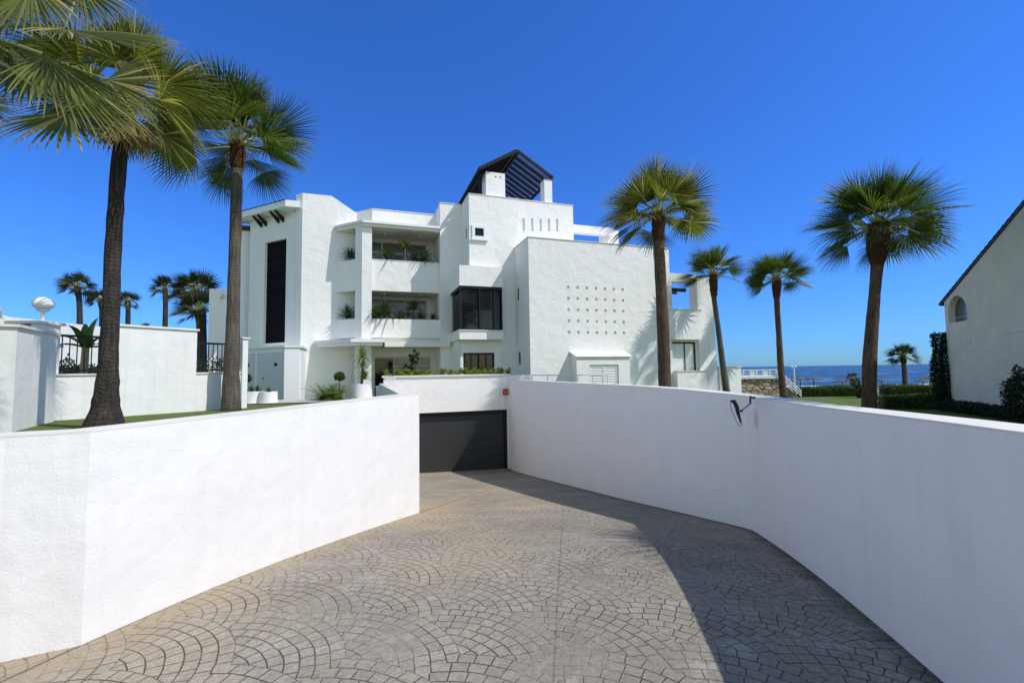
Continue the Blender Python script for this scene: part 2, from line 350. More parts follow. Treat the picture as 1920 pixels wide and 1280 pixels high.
# lawn / ground, split round the ramp
def land(name,m_,y0,y1,dy,xfun0,xfun1,nxs,power=1,zo=0):
    mb=MB(); n=max(2,int((y1-y0)/dy)); rows=[]
    for j in range(n+1):
        y=y0+(y1-y0)*j/n; a=xfun0(y); b=xfun1(y)
        for i in range(nxs+1):
            t=i/nxs; x=a+(b-a)*t; mb.v.append((x,y,zl(x,y)+zo)); mb.t.append(0)
    for j in range(n):
        for i in range(nxs): q=j*(nxs+1)+i; mb.f.append((q,q+1,q+nxs+2,q+nxs+1))
    return mb
GL=lambda y: -4.47+(y-15.86)*(4.32/1.44)
lw=lambda y: (xat(LW[:7],y) if y<7.45 else (xat(LW[6:],y) if y<15.86 else GL(y)))-.1
rw=lambda y: xat(RW,y)+.12
big=MB()
for part in (land('a',None,-30,17.3,.5,lambda y:-60,lw,60),land('b',None,-30,17.3,.5,rw,lambda y:80,60),land('c',None,17.3,50,1,lambda y:-60,lambda y:90,90)):
    big.add(part.v,part.f)
tag(big.build('lawn',M['grass'],smooth=True),kind='structure',label='short lawn around the ramp and buildings')
b=land('d',None,50,130,4,lambda y:-260,lambda y:320,60); tag(b.build('beach',M['sand'],smooth=True),kind='structure',label='grey sand beach')
m=MB(); m.add([(-30000,-30000,-7.5),(30000,-30000,-7.5),(30000,50,-7.5),(-30000,50,-7.5)],[(0,1,2,3)]); m.add([(-260,50,-3.2),(-3000,50,-3.2),(-3000,130,-6),(-260,130,-6)],[(0,1,2,3)]) 
tag(m.build('ground',M['sand']),kind='structure')
m=MB(); m.add([(-30000,96,-4.8),(30000,96,-4.8),(30000,40000,-4.8),(-30000,40000,-4.8)],[(0,1,2,3)])
tag(m.build('sea',M['sea']),kind='structure',label='blue choppy sea to the horizon')
# ------------------------------------------------------------------ retaining walls along polylines
def offset(poly,d):
    out=[]
    for i,p in enumerate(poly):
        a=Vector(poly[max(i-1,0)]); b=Vector(poly[min(i+1,len(poly)-1)]); t=(b-a).normalized(); n=Vector((-t.y,t.x)); out.append((p[0]+n.x*d,p[1]+n.y*d))
    return out
def smoothpoly(p,k=2):
    for _ in range(k):
        q=[p[0]]
        for a,b in zip(p,p[1:]): q+= [(a[0]*.75+b[0]*.25,a[1]*.75+b[1]*.25),(a[0]*.25+b[0]*.75,a[1]*.25+b[1]*.75)]
        q.append(p[-1]); p=q
    return p
def wallrun(name,poly,th,zb,zt,m_,parent,over=.0,seams=False):
    mb=MB(); o=offset(poly,th); i_=offset(poly,-over)
    for a in range(len(poly)-1):
        pts=[i_[a],i_[a+1],o[a+1],o[a]]
        vs=[(x,y,zb(y)) for x,y in pts]+[(x,y,zt(poly[a+(k in (1,2))][1])) for k,(x,y) in enumerate(pts)]
        fs=[(0,1,5,4),(2,3,7,6),(4,5,6,7),(3,2,1,0)]
        if a==0: fs.append((3,0,4,7))
        if a==len(poly)-2: fs.append((1,2,6,5))
        mb.add(vs,fs)
    return mb.build(name,m_,parent,merge=True)
bot=lambda y: zd(y)-.15
ltop=lambda y:-.35
t=thing('retaining_wall','white rendered retaining wall on the left of the sunken driveway','retaining wall',(-2.4,4.4,-1.8))
seg1=LW[:4]; 
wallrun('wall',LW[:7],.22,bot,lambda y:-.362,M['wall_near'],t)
wallrun('wall_cap',LW[:7],.225,lambda y:-.362,ltop,M['wallcap'],t,over=.002)
t=thing('retaining_wall','white retaining wall running back from the end of the left driveway wall to the garage','retaining wall',(-3.0,11.7,-2.9))
q=[(-1.60,7.60),(-4.40,15.80)]
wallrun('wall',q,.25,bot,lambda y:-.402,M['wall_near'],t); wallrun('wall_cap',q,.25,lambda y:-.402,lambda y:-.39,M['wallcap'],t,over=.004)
rtop=lambda y: interp([(-50,-.27),(1.5,-.28),(2.5,-.30),(4.2,-.345),(5.66,-.36),(6.6,-.33),(8,-.315),(12,-.33),(17,-.35),(30,-.35)],y)
t=thing('retaining_wall','long white retaining wall in shade curving down the right side of the driveway','retaining wall',(2.9,5.5,-2))
RWs=RW
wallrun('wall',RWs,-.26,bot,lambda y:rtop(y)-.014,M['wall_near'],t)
wallrun('wall_cap',RWs,-.265,lambda y:rtop(y)-.014,rtop,M['wallcap'],t,over=-.002)
# ------------------------------------------------------------------ garage front and planter wall
def GP(a,w,z): return G-U*a+V*w+Vector((0,0,z))     # a leftwards along the garage, w into the depth
t=thing('garage_entrance','sunken garage entrance with white wall above a wide charcoal sectional door','garage',GP(2.2,0,-3.75))
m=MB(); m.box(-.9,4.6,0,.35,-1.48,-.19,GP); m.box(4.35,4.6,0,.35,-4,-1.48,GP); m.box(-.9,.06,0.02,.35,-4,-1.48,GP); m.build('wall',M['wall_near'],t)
m=MB(); m.box(-.10,4.66,-.05,.40,-.19,-.13,GP); m.build('coping',M['wallcap'],t)
fr=MB(); fr.box(.06,4.35,.10,.30,-1.64,-1.48,GP); fr.box(.06,.16,.10,.30,-4,-1.64,GP); fr.box(4.25,4.35,.10,.30,-4,-1.64,GP); fr.build('door_frame',M['dark'],t)
m=MB()
zz=-3.8
for k in range(5):
    z1=zz+.432; m.box(.16,4.25,.20,.26,zz+.004,min(z1,-1.64),GP); zz=z1
d=m.build('garage_door',M['gate'],t,bevel=.006)
h=MB(); h.box(.3,.42,.17,.20,-3.2,-3.17,GP); h.build('handle',M['dark'],d)
m=MB(); m.box(-.9,4.6,.36,1.2,-1.2,-.32,GP); m.build('planting_bed',M['soil'],t)
t=thing('alarm_beacon','small red alarm box on the white wall above the right end of the garage door','alarm',GP(.13,0,-.82))
m=MB(); m.box(.06,.25,-.09,-.001,-.93,-.70,GP); o=m.build('body',M['red'],t,bevel=.015)
m=MB(); m.box(.10,.21,-.105,-.088,-.85,-.80,GP); m.build('nameplate',plain('pink_plate',(.6,.25,.22),.5),t)
m=MB(); m.tube([GP(.15,-.02,-.93),GP(.15,-.02,-1.48)],.008,6); m.build('conduit',M['doorgrey'],t)
# rail on the cross wall and rail on the right
def railing(name,label,p0,p1,h,npost,r=.02,group=None,mid=False,mt='whitemetal'):
    t=thing(name,label,'railing',p0,group); p0=Vector(p0);p1=Vector(p1)
    m=MB(); m.tube([p0+W(0,0,h),p1+W(0,0,h)],r,8)
    if mid: m.tube([p0+W(0,0,h*.55),p1+W(0,0,h*.55)],r*.8,8)
    m.build('rail',M[mt],t,smooth=False)
    for i in range(npost):
        q=p0.lerp(p1,i/(npost-1)); m=MB(); m.tube([q,q+W(0,0,h)],r*.9,8); m.build('post',M[mt],t)
    return t
railing('handrail','short pale metal handrail on the wall top left of the garage planter',(-3.42,13.1,-.39),(-4.35,15.5,-.39),.27,6,.017)
a=atY(968,704,17.75); b_=atY(1139,706,18.6)
t=railing('handrail','long low white railing behind the right driveway wall in front of the big cube',(a.x,a.y,-.75),(b_.x,b_.y,-.80),.55,7,.022)
m=MB(); m.box(-.6,.1,-.4,1.0,-1.6,-.75,lambda u,v,z:Vector((a.x,a.y,0))+U*u+V*v+W(0,0,z)); 
# ------------------------------------------------------------------ the apartment building
BLD=thing('apartment_building','white modernist three storey apartment building with balconies and dark roof pergola','building',P(0,0,-1.3))
def part(name,fn,mt='wall',bev=0,label=None,parent=None):
    m=MB(); fn(m); o=m.build(name,M[mt],parent or BLD,bevel=bev)
    if label: o['label']=label
    return o
B0=-2.6
# big cube
def f(m):
    holes=[(1.86+i*.492,1.99+i*.492,1.68+j*.535,1.81+j*.535) for i in range(7) for j in range(5)]
    m.wallholes(-.05,7.68,B0,6.12,holes,.10,lambda a,w,z:P(a,w,z))
    # sides, top, back
    sh=[(1.40,1.72,3.42,4.03),(1.32,1.66,.28,.88)]
    m.wallholes(0,8,B0,6.12,sh,.12,lambda a,w,z:P(-.05+w,a,z))
    m.add([P(7.68,0,B0),P(7.68,8,B0),P(7.68,8,6.12),P(7.68,0,6.12)],[(0,1,2,3)])
    m.add([P(-.05,0,6.12),P(7.68,0,6.12),P(7.68,8,6.12),P(-.05,8,6.12)],[(0,1,2,3)])
    m.add([P(-.05,8,B0),P(7.68,8,B0),P(7.68,8,6.12),P(-.05,8,6.12)],[(0,1,2,3)])
part('wall',f,label='large cube wing wall pierced by a grid of small square holes')
part('coping',lambda m:(m.box(-.08,7.71,-.03,.25,6.122,6.16),m.box(-.08,.2,.25,8,6.122,6.16)),'coping')
for z0,z1,v0,v1,mt in ((3.42,4.03,1.40,1.72,'doorgrey'),(.28,.88,1.32,1.66,'glass')):
    o=part('window',lambda m:(m.box(.0,.03,v0,v1,z0,z0+.04),m.box(.0,.03,v0,v1,z1-.04,z1),m.box(.0,.03,v0,v0+.04,z0+.04,z1-.04),m.box(.0,.03,v1-.04,v1,z0+.04,z1-.04)),'dark')
    part('pane',lambda m:m.box(.035,.045,v0,v1,z0,z1),mt,parent=o)
# hood box with louvred shutters
def f(m):
    m.wallholes(1.97,4.76,B0,.585,[(2.62,4.14,-1.2,.19)],.12,lambda a,w,z:P(a,w-.6,z))
    vs=[P(1.97,-.6,B0),P(1.97,0,B0),P(1.97,0,.80),P(1.97,-.6,.585),P(4.76,-.6,B0),P(4.76,0,B0),P(4.76,0,.80),P(4.76,-.6,.585)]
    m.add(vs,[(0,3,2,1),(4,5,6,7)]); 
    m.add([P(1.90,-.68,.56),P(4.83,-.68,.56),P(4.83,0,.80),P(1.90,0,.80),P(1.90,-.68,.60),P(4.83,-.68,.60),P(4.83,0,.85),P(1.90,0,.85)],[(0,1,5,4),(3,2,1,0),(4,5,6,7),(0,4,7,3),(1,2,6,5)])
hood=part('bin_store',f,label='low lean-to store box with white louvred doors')
for k in range(2):
    u0=2.66+k*.73
    o=part('shutter',lambda m:(m.box(u0,u0+.05,-.56,-.50,-1.2,.15),m.box(u0+.66,u0+.71,-.56,-.50,-1.2,.15),m.box(u0+.05,u0+.66,-.56,-.50,.08,.15),[m.add([P(u0+.05,-.555,z),P(u0+.66,-.555,z),P(u0+.66,-.505,z+.06),P(u0+.05,-.505,z+.06)],[(0,1,2,3)]) for z in [-1.2+.075*i for i in range(17)]]),'white',parent=hood)
# tower
TW=8.68
def f(m):
    m.wallholes(-2.37,.21,3.4,TW,[(-2.09,-1.64,6.60,7.01)],.18,lambda a,w,z:P(a,2.01+w,z),back=False)
    m.box(-.95,.21,2.012,2.4,B0,3.4)
    sl=[(.43+i*.4675,.56+i*.4675,7.07+i*.035,7.74+i*.035) for i in range(5)]
    m.wallholes(.21,3.30,5.5,TW,sl,.09,lambda a,w,z:P(a,2.06+w,z))
    m.add([P(.21,2.01,5.5),P(.21,2.06,5.5),P(.21,2.06,TW),P(.21,2.01,TW)],[(0,1,2,3)])
    m.wallholes(2.01,8,3.4,TW,[(2.46,2.82,6.62,7.12),(4.1,4.5,6.55,7.08)],.12,lambda a,w,z:P(-2.37+w,a,z),back=True)
    m.add([P(3.3,2.06,5.5),P(3.3,8,5.5),P(3.3,8,TW),P(3.3,2.06,TW)],[(0,1,2,3)])
    m.add([P(-2.37,2.01,TW),P(.21,2.01,TW),P(.21,2.06,TW),P(3.3,2.06,TW),P(3.3,8,TW),P(-2.37,8,TW)],[(0,1,2,3,4,5)])
part('tower_wall',f,label='upper tower wall with five slots and a small framed window')
part('coping',lambda m:(m.box(-2.40,.24,1.985,2.3,TW+.002,TW+.04),m.box(.24,3.33,2.035,2.3,TW+.002,TW+.04),m.box(3.05,3.33,2.3,7.8,TW+.002,TW+.04),m.box(-2.40,-2.1,2.3,7.8,TW+.002,TW+.04)),'coping')
def frame(m,a0,a1,z0,z1,t_,v0,v1):
    m.box(a0-t_,a1+t_,v0,v1,z1,z1+t_); m.box(a0-t_,a1+t_,v0,v1,z0-t_,z0); m.box(a0-t_,a0,v0,v1,z0,z1); m.box(a1,a1+t_,v0,v1,z0,z1)
o=part('window',lambda m:(frame(m,-2.09,-1.64,6.60,7.01,.14,1.95,2.008)),'white')
part('sill',lambda m:m.box(-2.28,-1.45,1.90,2.006,6.38,6.455),'white',parent=o)
part('pane',lambda m:m.box(-2.09,-1.64,2.12,2.15,6.60,7.01),'glass',parent=o)
part('glazing_bar',lambda m:(m.box(-2.09,-2.05,2.08,2.118,6.60,7.01),m.box(-1.68,-1.64,2.08,2.118,6.60,7.01),m.box(-2.05,-1.68,2.08,2.118,6.97,7.01)),'dark',parent=o)
for v0,v1,z0,z1 in ((2.46,2.82,6.62,7.12),(4.1,4.5,6.55,7.08)):
    part('window',lambda m:m.box(-2.30,-2.27,v0,v1,z0,z1),'glassgrey',label='narrow window in the tower side wall')
# bay
part('bay_box',lambda m:m.box(-3.0,-.88,1.40,3.79,4.0,4.97),'wall',label='projecting white box above the dark corner window')
part('bay_base',lambda m:m.box(-3.02,-.88,1.38,3.79,1.47,1.88),'wall',label='projecting white sill box under the dark corner window')
part('sill',lambda m:m.box(-3.05,-.88,1.34,3.79,1.882,1.92),'white')
bw=part('corner_window',lambda m:(m.box(-2.97,-.90,1.44,1.50,3.88,4.0),m.box(-2.97,-.90,1.44,1.50,1.92,1.98),m.box(-2.97,-2.91,1.44,1.50,1.98,3.88),m.box(-.96,-.90,1.44,1.50,1.98,3.88),
  m.box(-2.97,-2.91,1.50,3.79,3.88,4.0),m.box(-2.97,-2.91,1.50,3.79,1.92,1.98),m.box(-2.05,-1.99,1.45,1.50,1.98,3.88),m.box(-1.32,-1.28,1.45,1.50,1.98,3.88)),'dark',label='dark framed corner window with louvres')
part('pane',lambda m:(m.box(-2.84,-.9,1.60,1.63,1.92,4.0),m.box(-2.84,-2.81,1.63,3.79,1.92,4.0)),'glass',parent=bw)
part('louvre',lambda m:[ (m.box(-2.91,-2.55,1.53,1.56,2.0+.085*i,2.02+.085*i),m.box(-1.20,-.96,1.53,1.56,2.0+.085*i,2.02+.085*i),m.box(-2.90,-2.87,1.56,3.79,2.0+.085*i,2.02+.085*i),m.box(-2.55,-1.40,1.54,1.56,2.9+.047*i,2.915+.047*i)) for i in range(22)],'louvre',parent=bw)
part('wall',lambda m:(m.wallholes(-2.9,-.9,B0,1.47,[(-2.76,-1.22,-.4,.86)],.14,lambda a,w,z:P(a,1.8+w,z),back=False),m.box(-2.9,-2.76,1.95,3.79,B0,1.47),m.box(-.95,-.9,1.81,2.0,B0,1.47)),'soffit')
o=part('window',lambda m:(m.box(-2.76,-1.22,1.86,1.92,.78,.86),m.box(-2.76,-2.70,1.86,1.92,-.4,.78),m.box(-1.28,-1.22,1.86,1.92,-.4,.78),m.box(-2.02,-1.96,1.86,1.92,-.4,.78)),'dark')
part('pane',lambda m:m.box(-2.76,-1.22,1.93,1.95,-.4,.86),'glass',parent=o)
for u in (-2.38,-1.64): part('mullion',lambda m:m.box(u,u+.04,1.88,1.91,-.4,.78),'dark',parent=o)
# pier
part('pier',lambda m:m.box(-3.50,-2.372,3.80,8,B0,8.76),'wall')
part('coping',lambda m:m.box(-3.53,-2.40,3.77,4.1,8.762,8.80),'coping')
# balcony block
roofp=[(-8.68,5.19),(-8.68,5.08),(-7.32,3.74),(-3.51,3.74),(-3.51,7.9),(-8.68,7.9)]
part('roof_slab',lambda m:m.prism(roofp,7.38,7.50),'white')
part('roof_slab',lambda m:m.prism([(-8.60,5.19),(-8.60,5.14),(-7.28,3.86),(-3.51,3.86),(-3.51,7.9),(-8.6,7.9)],7.24,7.379),'soffit')
part('column',lambda m:m.prism([(-7.66,4.30),(-7.34,3.98),(-6.87,3.98),(-6.87,4.45),(-7.66,4.45)],B0,7.24),'wall')
def parap(z0,z1):
    def g(m):
        m.box(-6.868,-3.501,4.15,4.32,z0,z1)
        m.prism([(-7.64,4.32),(-7.64,4.55),(-8.45,5.36),(-8.60,5.20)],z0,z1)
    return g
part('balcony_parapet',parap(4.08,5.64),'wall',label='upper balcony parapet with planting along its top')
part('balcony_parapet',parap(1.72,2.67),'wall',label='lower balcony parapet with planting along its top')
part('coping',lambda m:(m.box(-6.866,-3.503,4.13,4.34,5.641,5.67),),'white')
for z in (4.08,1.50):
    part('floor_slab',lambda m:m.prism([(-8.4,5.45),(-7.5,4.55),(-6.9,4.33),(-3.51,4.33),(-3.51,7.9),(-8.4,7.9)],z+.002,z+.22),'soffit')
# back wall of the balconies
def bw_(zf,zc):
    part('wall',lambda m:(m.wallholes(-8.62,-3.51,zf,zc,[(-7.6,-3.9,zf,zc-.12)],.2,lambda a,w,z:P(a,5.95+w,z),back=False)),'soffit',label='beige back wall of the balcony')
    g=part('glazed_door',lambda m:(m.box(-7.6,-3.9,6.0,6.05,zc-.20,zc-.12),[m.box(u,u+.07,6.0,6.05,zf,zc-.2) for u in (-7.6,-6.35,-5.1,-3.97)],m.box(-7.53,-3.97,6.01,6.05,zc-.8,zc-.74)),'doorgrey')
    part('pane',lambda m:m.box(-7.6,-3.9,6.08,6.10,zf,zc-.12),'glassgrey',parent=g)
bw_(4.30,7.24); bw_(1.72,4.08)
part('wall_panel',lambda m:m.box(-6.3,-5.95,5.90,5.94,5.4,6.25),'white'); part('wall_panel',lambda m:m.box(-6.1,-5.7,5.90,5.94,2.3,3.5),'white')
def spotl(u,v,z):
    p=P(u,v,z); m=MB(); m.lathe(p,[(.05,0),(.06,-.03),(.05,-.08),(.01,-.09)],10); m.build('ceiling_spotlight',M['whitemetal'],BLD)
for u,v,z in ((-6.2,4.9,7.24),(-4.4,4.9,7.24),(-6.2,4.9,4.08),(-4.4,4.9,4.08),(-7.75,5.0,7.24),(-7.75,5.0,4.08)): spotl(u,v,z)
part('parapet',lambda m:m.prism([(-6.84,5.2),(-3.505,5.2),(-3.505,7.9),(-8.1,7.9),(-8.1,6.46)],7.502,8.58),'wall')
part('coping',lambda m:m.prism([(-6.86,5.17),(-3.505,5.17),(-3.505,5.45),(-6.76,5.45),(-8.0,6.7),(-8.13,6.46)],8.581,8.62),'coping')
# stair block with the oblique side
part('wall',lambda m:m.prism([(-10.5,5.56),(-7.62,5.56),(-7.62,8),(-12.6,9.4),(-13.12,8.12)],8.0,8.28),'wall',label='flat top of the stair block')
def fin(m):
    out=[(-10.2,B0),(-7.6,B0),(-7.6,8.32),(-7.74,8.37),(-8.84,9.08),(-10.2,9.08)]
    n=len(out); vs=[P(u,5.2,z) for u,z in out]+[P(u if u>-10 else -10.54,5.54,z) for u,z in out]
    m.add(vs,[tuple(range(n)),tuple(range(n,2*n))[::-1]]+[((i+1)%n,i,n+i,n+(i+1)%n) for i in range(n)])
part('gable_wall',fin,'wall',label='bright stair block front with a shoulder sloping down on its right')
def OB(s,w,z): return P(-10.2-s*.70711+w*.70711,5.2+s*.70711+w*.70711,z)     # s along the oblique face leftwards, w inwards
def f(m):
    m.wallholes(.46,4.12,B0,8.02,[(1.16,2.86,1.58,6.93)],.3,OB,back=False)
part('wall',f,'wall',label='oblique stair block wall around the tall dark window')
sw=part('stair_window',lambda m:m.box(1.16,2.86,.14,.16,1.58,6.93,OB),'black',label='tall black glazed stair window')
for i in range(1,6): part('glazing_bar',lambda m:m.box(1.16,2.86,.11,.139,1.58+.89*i,1.61+.89*i,OB),'black',parent=sw)
part('roof_slab',lambda m:m.prism([(-13.75,7.90),(-10.97,5.12),(-10.3,5.12),(-10.35,5.37),(-13.1,8.6),(-13.9,8.6)],8.30,8.62),'white')
part('roof_tiles',lambda m:m.prism([(-13.78,7.90),(-11.0,5.12),(-10.6,5.6),(-13.1,8.7),(-13.95,8.6)],8.622,[8.66,8.66,8.75,8.75,8.66]),'tiledark')
for s in (1.35,1.72,2.72,3.10):
    part('roof_bracket',lambda m:m.add([OB(s,-.01,7.80),OB(s+.12,-.01,7.80),OB(s,-.50,8.24),OB(s+.12,-.50,8.24),OB(s,-.50,8.30),OB(s+.12,-.50,8.30),OB(s,-.01,8.05),OB(s+.12,-.01,8.05)],[(0,1,3,2),(2,3,5,4),(4,5,7,6),(6,7,1,0),(0,2,4,6),(1,7,5,3)]),'wood')
# rear wings on the left
part('wall',lambda m:m.box(-15.2,-13.0,9.0,13,B0,4.67),'wall',label='low rear wing at the left end')
part('wall',lambda m:m.box(-13.72,-12.6,8.6,12,B0,7.9),'wall',label='rear wing strip beside the stair block')
part('roof_tiles',lambda m:m.prism([(-13.85,8.5),(-12.6,8.5),(-12.6,12),(-13.85,12)],7.902,8.15),'tiledark')
part('rain_spout',lambda m:m.tube([P(-14.65,8.98,4.15),P(-14.45,8.75,4.35)],.05,8),'doorgrey')
# utility store
part('utility_store',lambda m:m.prism([(-12.95,5.74),(-10.6,3.39),(-9.95,3.39),(-9.95,5.19),(-10.3,5.4),(-12.2,7.2)],B0,1.18),'white',label='low white meter store with grey double doors')
part('roof_slab',lambda m:m.prism([(-13.1,5.72),(-10.63,3.28),(-9.88,3.28),(-9.88,5.19),(-10.3,5.4),(-12.2,7.2)],1.181,1.27),'white')
def UT(s,w,z): return P(-10.6-s*.70711+w*.70711,3.39+s*.70711+w*.70711,z)
part('pilaster',lambda m:m.box(-10.62,-10.0,3.30,3.385,-2,1.10),'white')
for s0,s1 in ((.15,1.95),(2.15,3.0)):
    dd=part('store_door',lambda m:m.box(s0,s1,-.03,-.002,-1.2,.98,UT),'doorgrey')
    part('vent_grille',lambda m:m.box(s0+.35,s0+.55,-.045,-.031,.35,.5,UT),'dark',parent=dd)
    part('handle',lambda m:m.box(s1-.5,s1-.46,-.055,-.031,-.25,-.15,UT),'dark',parent=dd)
# canopy
part('canopy',lambda m:m.prism([(-9.58,5.19),(-9.58,5.07),(-7.81,3.3),(-6.26,3.3),(-6.26,5.9),(-9.2,5.9),(-9.2,5.19)],1.44,1.60),'white')
part('canopy',lambda m:m.prism([(-9.46,5.19),(-9.46,5.12),(-7.76,3.42),(-6.36,3.42),(-6.36,5.9),(-9.2,5.9),(-9.2,5.19)],1.28,1.439),'white')
part('canopy',lambda m:m.box(-6.258,-3.03,3.62,5.9,1.24,1.499),'soffit')
# ground floor shop front
part('wall',lambda m:m.wallholes(-8.62,-2.9,B0,1.5,[(-8.3,-7.2,B0,.80),(-6.7,-3.75,B0,.84)],.2,lambda a,w,z:P(a,5.6+w,z),back=False),'soffit')
for u0,u1 in ((-8.3,-7.2),(-6.7,-3.75)):
    g=part('shop_front',lambda m:(m.box(u0,u1,5.66,5.70,.74,.84),[m.box(u,u+.05,5.66,5.70,B0,.74) for u in (u0,(u0*2+u1)/3,u1-.05)],[m.box(u0+.05,u1-.05,5.665,5.695,z,z+.04) for z in (-.7,-.2,.3)]),'doorgrey')
    part('pane',lambda m:m.box(u0,u1,5.72,5.74,B0,.84),'glassgrey',parent=g)
part('glazed_door',lambda m:m.box(-6.65,-5.75,5.63,5.655,B0,.72),'glass')
# roof pergola (gable) and chimneys
pg=part('roof_pergola',lambda m:None or [m.add([P(u0,v0,z0),P(u1,v0,z1),P(u1,v1,z1),P(u0,v1,z0),P(u0,v0,z0-.16),P(u1,v0,z1-.16),P(u1,v1,z1-.16),P(u0,v1,z0-.16)],[(0,1,2,3),(7,6,5,4),(0,4,5,1),(2,6,7,3),(1,5,6,2),(3,7,4,0)])
    for (u0,z0,u1,z1) in ((-1.68,10.30,.33,11.49),(.33,11.49,2.26,10.32)) for v0,v1 in ([(2.32,2.42)]+[(2.93+.52*i,3.03+.52*i) for i in range(9)]+[(7.7,7.8)])],'wood',label='dark gabled timber pergola on the roof terrace')
part('beam',lambda m:(m.box(-1.74,-1.64,2.3,7.85,10.14,10.30),m.box(2.22,2.32,2.3,7.85,10.15,10.31),m.box(.28,.38,2.44,7.85,11.22,11.38),m.box(-1.60,-1.50,2.6,7.5,9.95,10.06)),'wood',parent=pg)
def reed(m):
    n=26
    for i in range(n):
        a=(i+.15)/n; b=(i+.70)/n
        for (u0,z0,u1,z1) in ((.38,11.50,2.22,10.38),):
            q=lambda s:(u0+(u1-u0)*s,z0+(z1-z0)*s)
            (ua,za),(ub,zb)=q(a),q(b)
            m.add([P(ua,2.42,za),P(ub,2.42,zb),P(ub,7.7,zb),P(ua,7.7,za),P(ua,2.42,za+.02),P(ub,2.42,zb+.02),P(ub,7.7,zb+.02),P(ua,7.7,za+.02)],[(0,1,2,3),(4,5,6,7),(0,1,5,4),(1,2,6,5),(3,0,4,7)])
part('lattice',reed,'reed',parent=pg)
part('roof_panel',lambda m:m.add([P(-1.68,2.44,10.32),P(.28,2.44,11.50),P(.28,7.75,11.50),P(-1.68,7.75,10.32),P(-1.68,2.44,10.36),P(.28,2.44,11.54),P(.28,7.75,11.54),P(-1.68,7.75,10.36)],[(0,1,2,3),(7,6,5,4),(0,4,5,1),(1,5,6,2),(2,6,7,3),(3,7,4,0)]),'wood',parent=pg)
for u in (-1.6,2.15):
    for v in (3.0,7.4): part('post',lambda m:m.box(u,u+.1,v,v+.1,TW,10.3),'wood',parent=pg)
def f(m):
    m.wallholes(-1.33,-.30,TW,10.21,[(-.84,-.76,9.95,10.03),(-.60,-.52,9.95,10.03)],.15,lambda a,w,z:P(a,2.6+w,z),back=False)
    m.add([P(-1.33,2.6,TW),P(-1.33,3.4,TW),P(-1.33,3.4,10.21),P(-1.33,2.6,10.21)],[(0,1,2,3)]); m.add([P(-.30,2.6,TW),P(-.30,3.4,TW),P(-.30,3.4,10.21),P(-.30,2.6,10.21)],[(0,1,2,3)])
    m.add([P(-1.33,2.6,10.21),P(-.3,2.6,10.21),P(-.3,3.4,10.21),P(-1.33,3.4,10.21)],[(0,1,2,3)]); m.add([P(-1.33,3.4,TW),P(-.3,3.4,TW),P(-.3,3.4,10.21),P(-1.33,3.4,10.21)],[(0,1,2,3)])
ch=part('chimney',f); part('flue',lambda m:m.box(-.86,-.5,2.8,2.82,9.9,10.06),'black',parent=ch)
part('chimney',lambda m:m.box(1.80,2.24,2.34,2.9,TW,10.08))
part('chimney_cap',lambda m:m.box(1.76,2.28,2.30,2.94,10.081,10.14),'tiledark')
# terrace beams right of the tower
part('beam',lambda m:(m.box(3.31,6.3,3.0,3.35,7.58,8.02),),'wall')
part('column',lambda m:m.box(5.85,6.85,3.36,3.9,6.0,8.03),'wall')
# right wing
part('wall',lambda m:(m.extr([(9.36,B0),(10.52,B0),(10.33,4.74),(9.36,4.74)],0,.6),m.box(7.69,10.4,2.4,8,B0,1.55),m.box(9.45,10.42,.61,8,B0,1.55)),'wall',label='right wing end wall with a leaning outer edge')
part('beam',lambda m:(m.box(7.69,9.359,.02,.45,4.44,4.88),m.box(7.69,7.95,.46,4.0,4.44,4.88),m.box(7.69,7.80,.03,.4,2.93,4.44),m.box(7.69,7.86,4.0,4.4,1.5,4.88)),'soffit')
part('parapet',lambda m:m.box(7.52,9.30,-.30,-.01,1.43,2.93),'wall'); part('floor_slab',lambda m:m.box(7.69,9.35,.01,2.4,1.43,1.6),'soffit')
part('coping',lambda m:m.box(7.49,9.33,-.33,.01,2.931,2.97),'coping')
part('parapet',lambda m:m.box(7.69,9.50,-.30,-.01,B0,-.20),'wall'); part('coping',lambda m:m.box(7.69,9.53,-.33,-.005,-.199,-.15),'coping')
part('wall',lambda m:(m.box(9.22,9.355,.12,.4,B0,1.43),m.box(7.69,9.22,.12,.4,B0,-.30),m.box(7.69,9.22,.12,.4,1.33,1.43)),'soffit')
o=part('window',lambda m:(m.box(7.70,9.22,.14,.19,1.25,1.33),m.box(7.70,9.22,.14,.19,-.30,-.24),m.box(9.16,9.22,.14,.19,-.24,1.25),m.box(8.55,8.58,.15,.19,-.24,1.25)),'dark',label='right wing window with a bright reflection painted into its pane')
part('pane',lambda m:m.box(7.70,9.22,.20,.22,-.30,1.33),'pale_reflection',parent=o)
def f(m):
    for i in range(4): m.box(7.96,9.34,.8+.75*i,.92+.75*i,4.10,4.28)
    m.box(7.96,8.1,.5,4,3.92,4.10)
part('pergola_rafter',f,'wood')
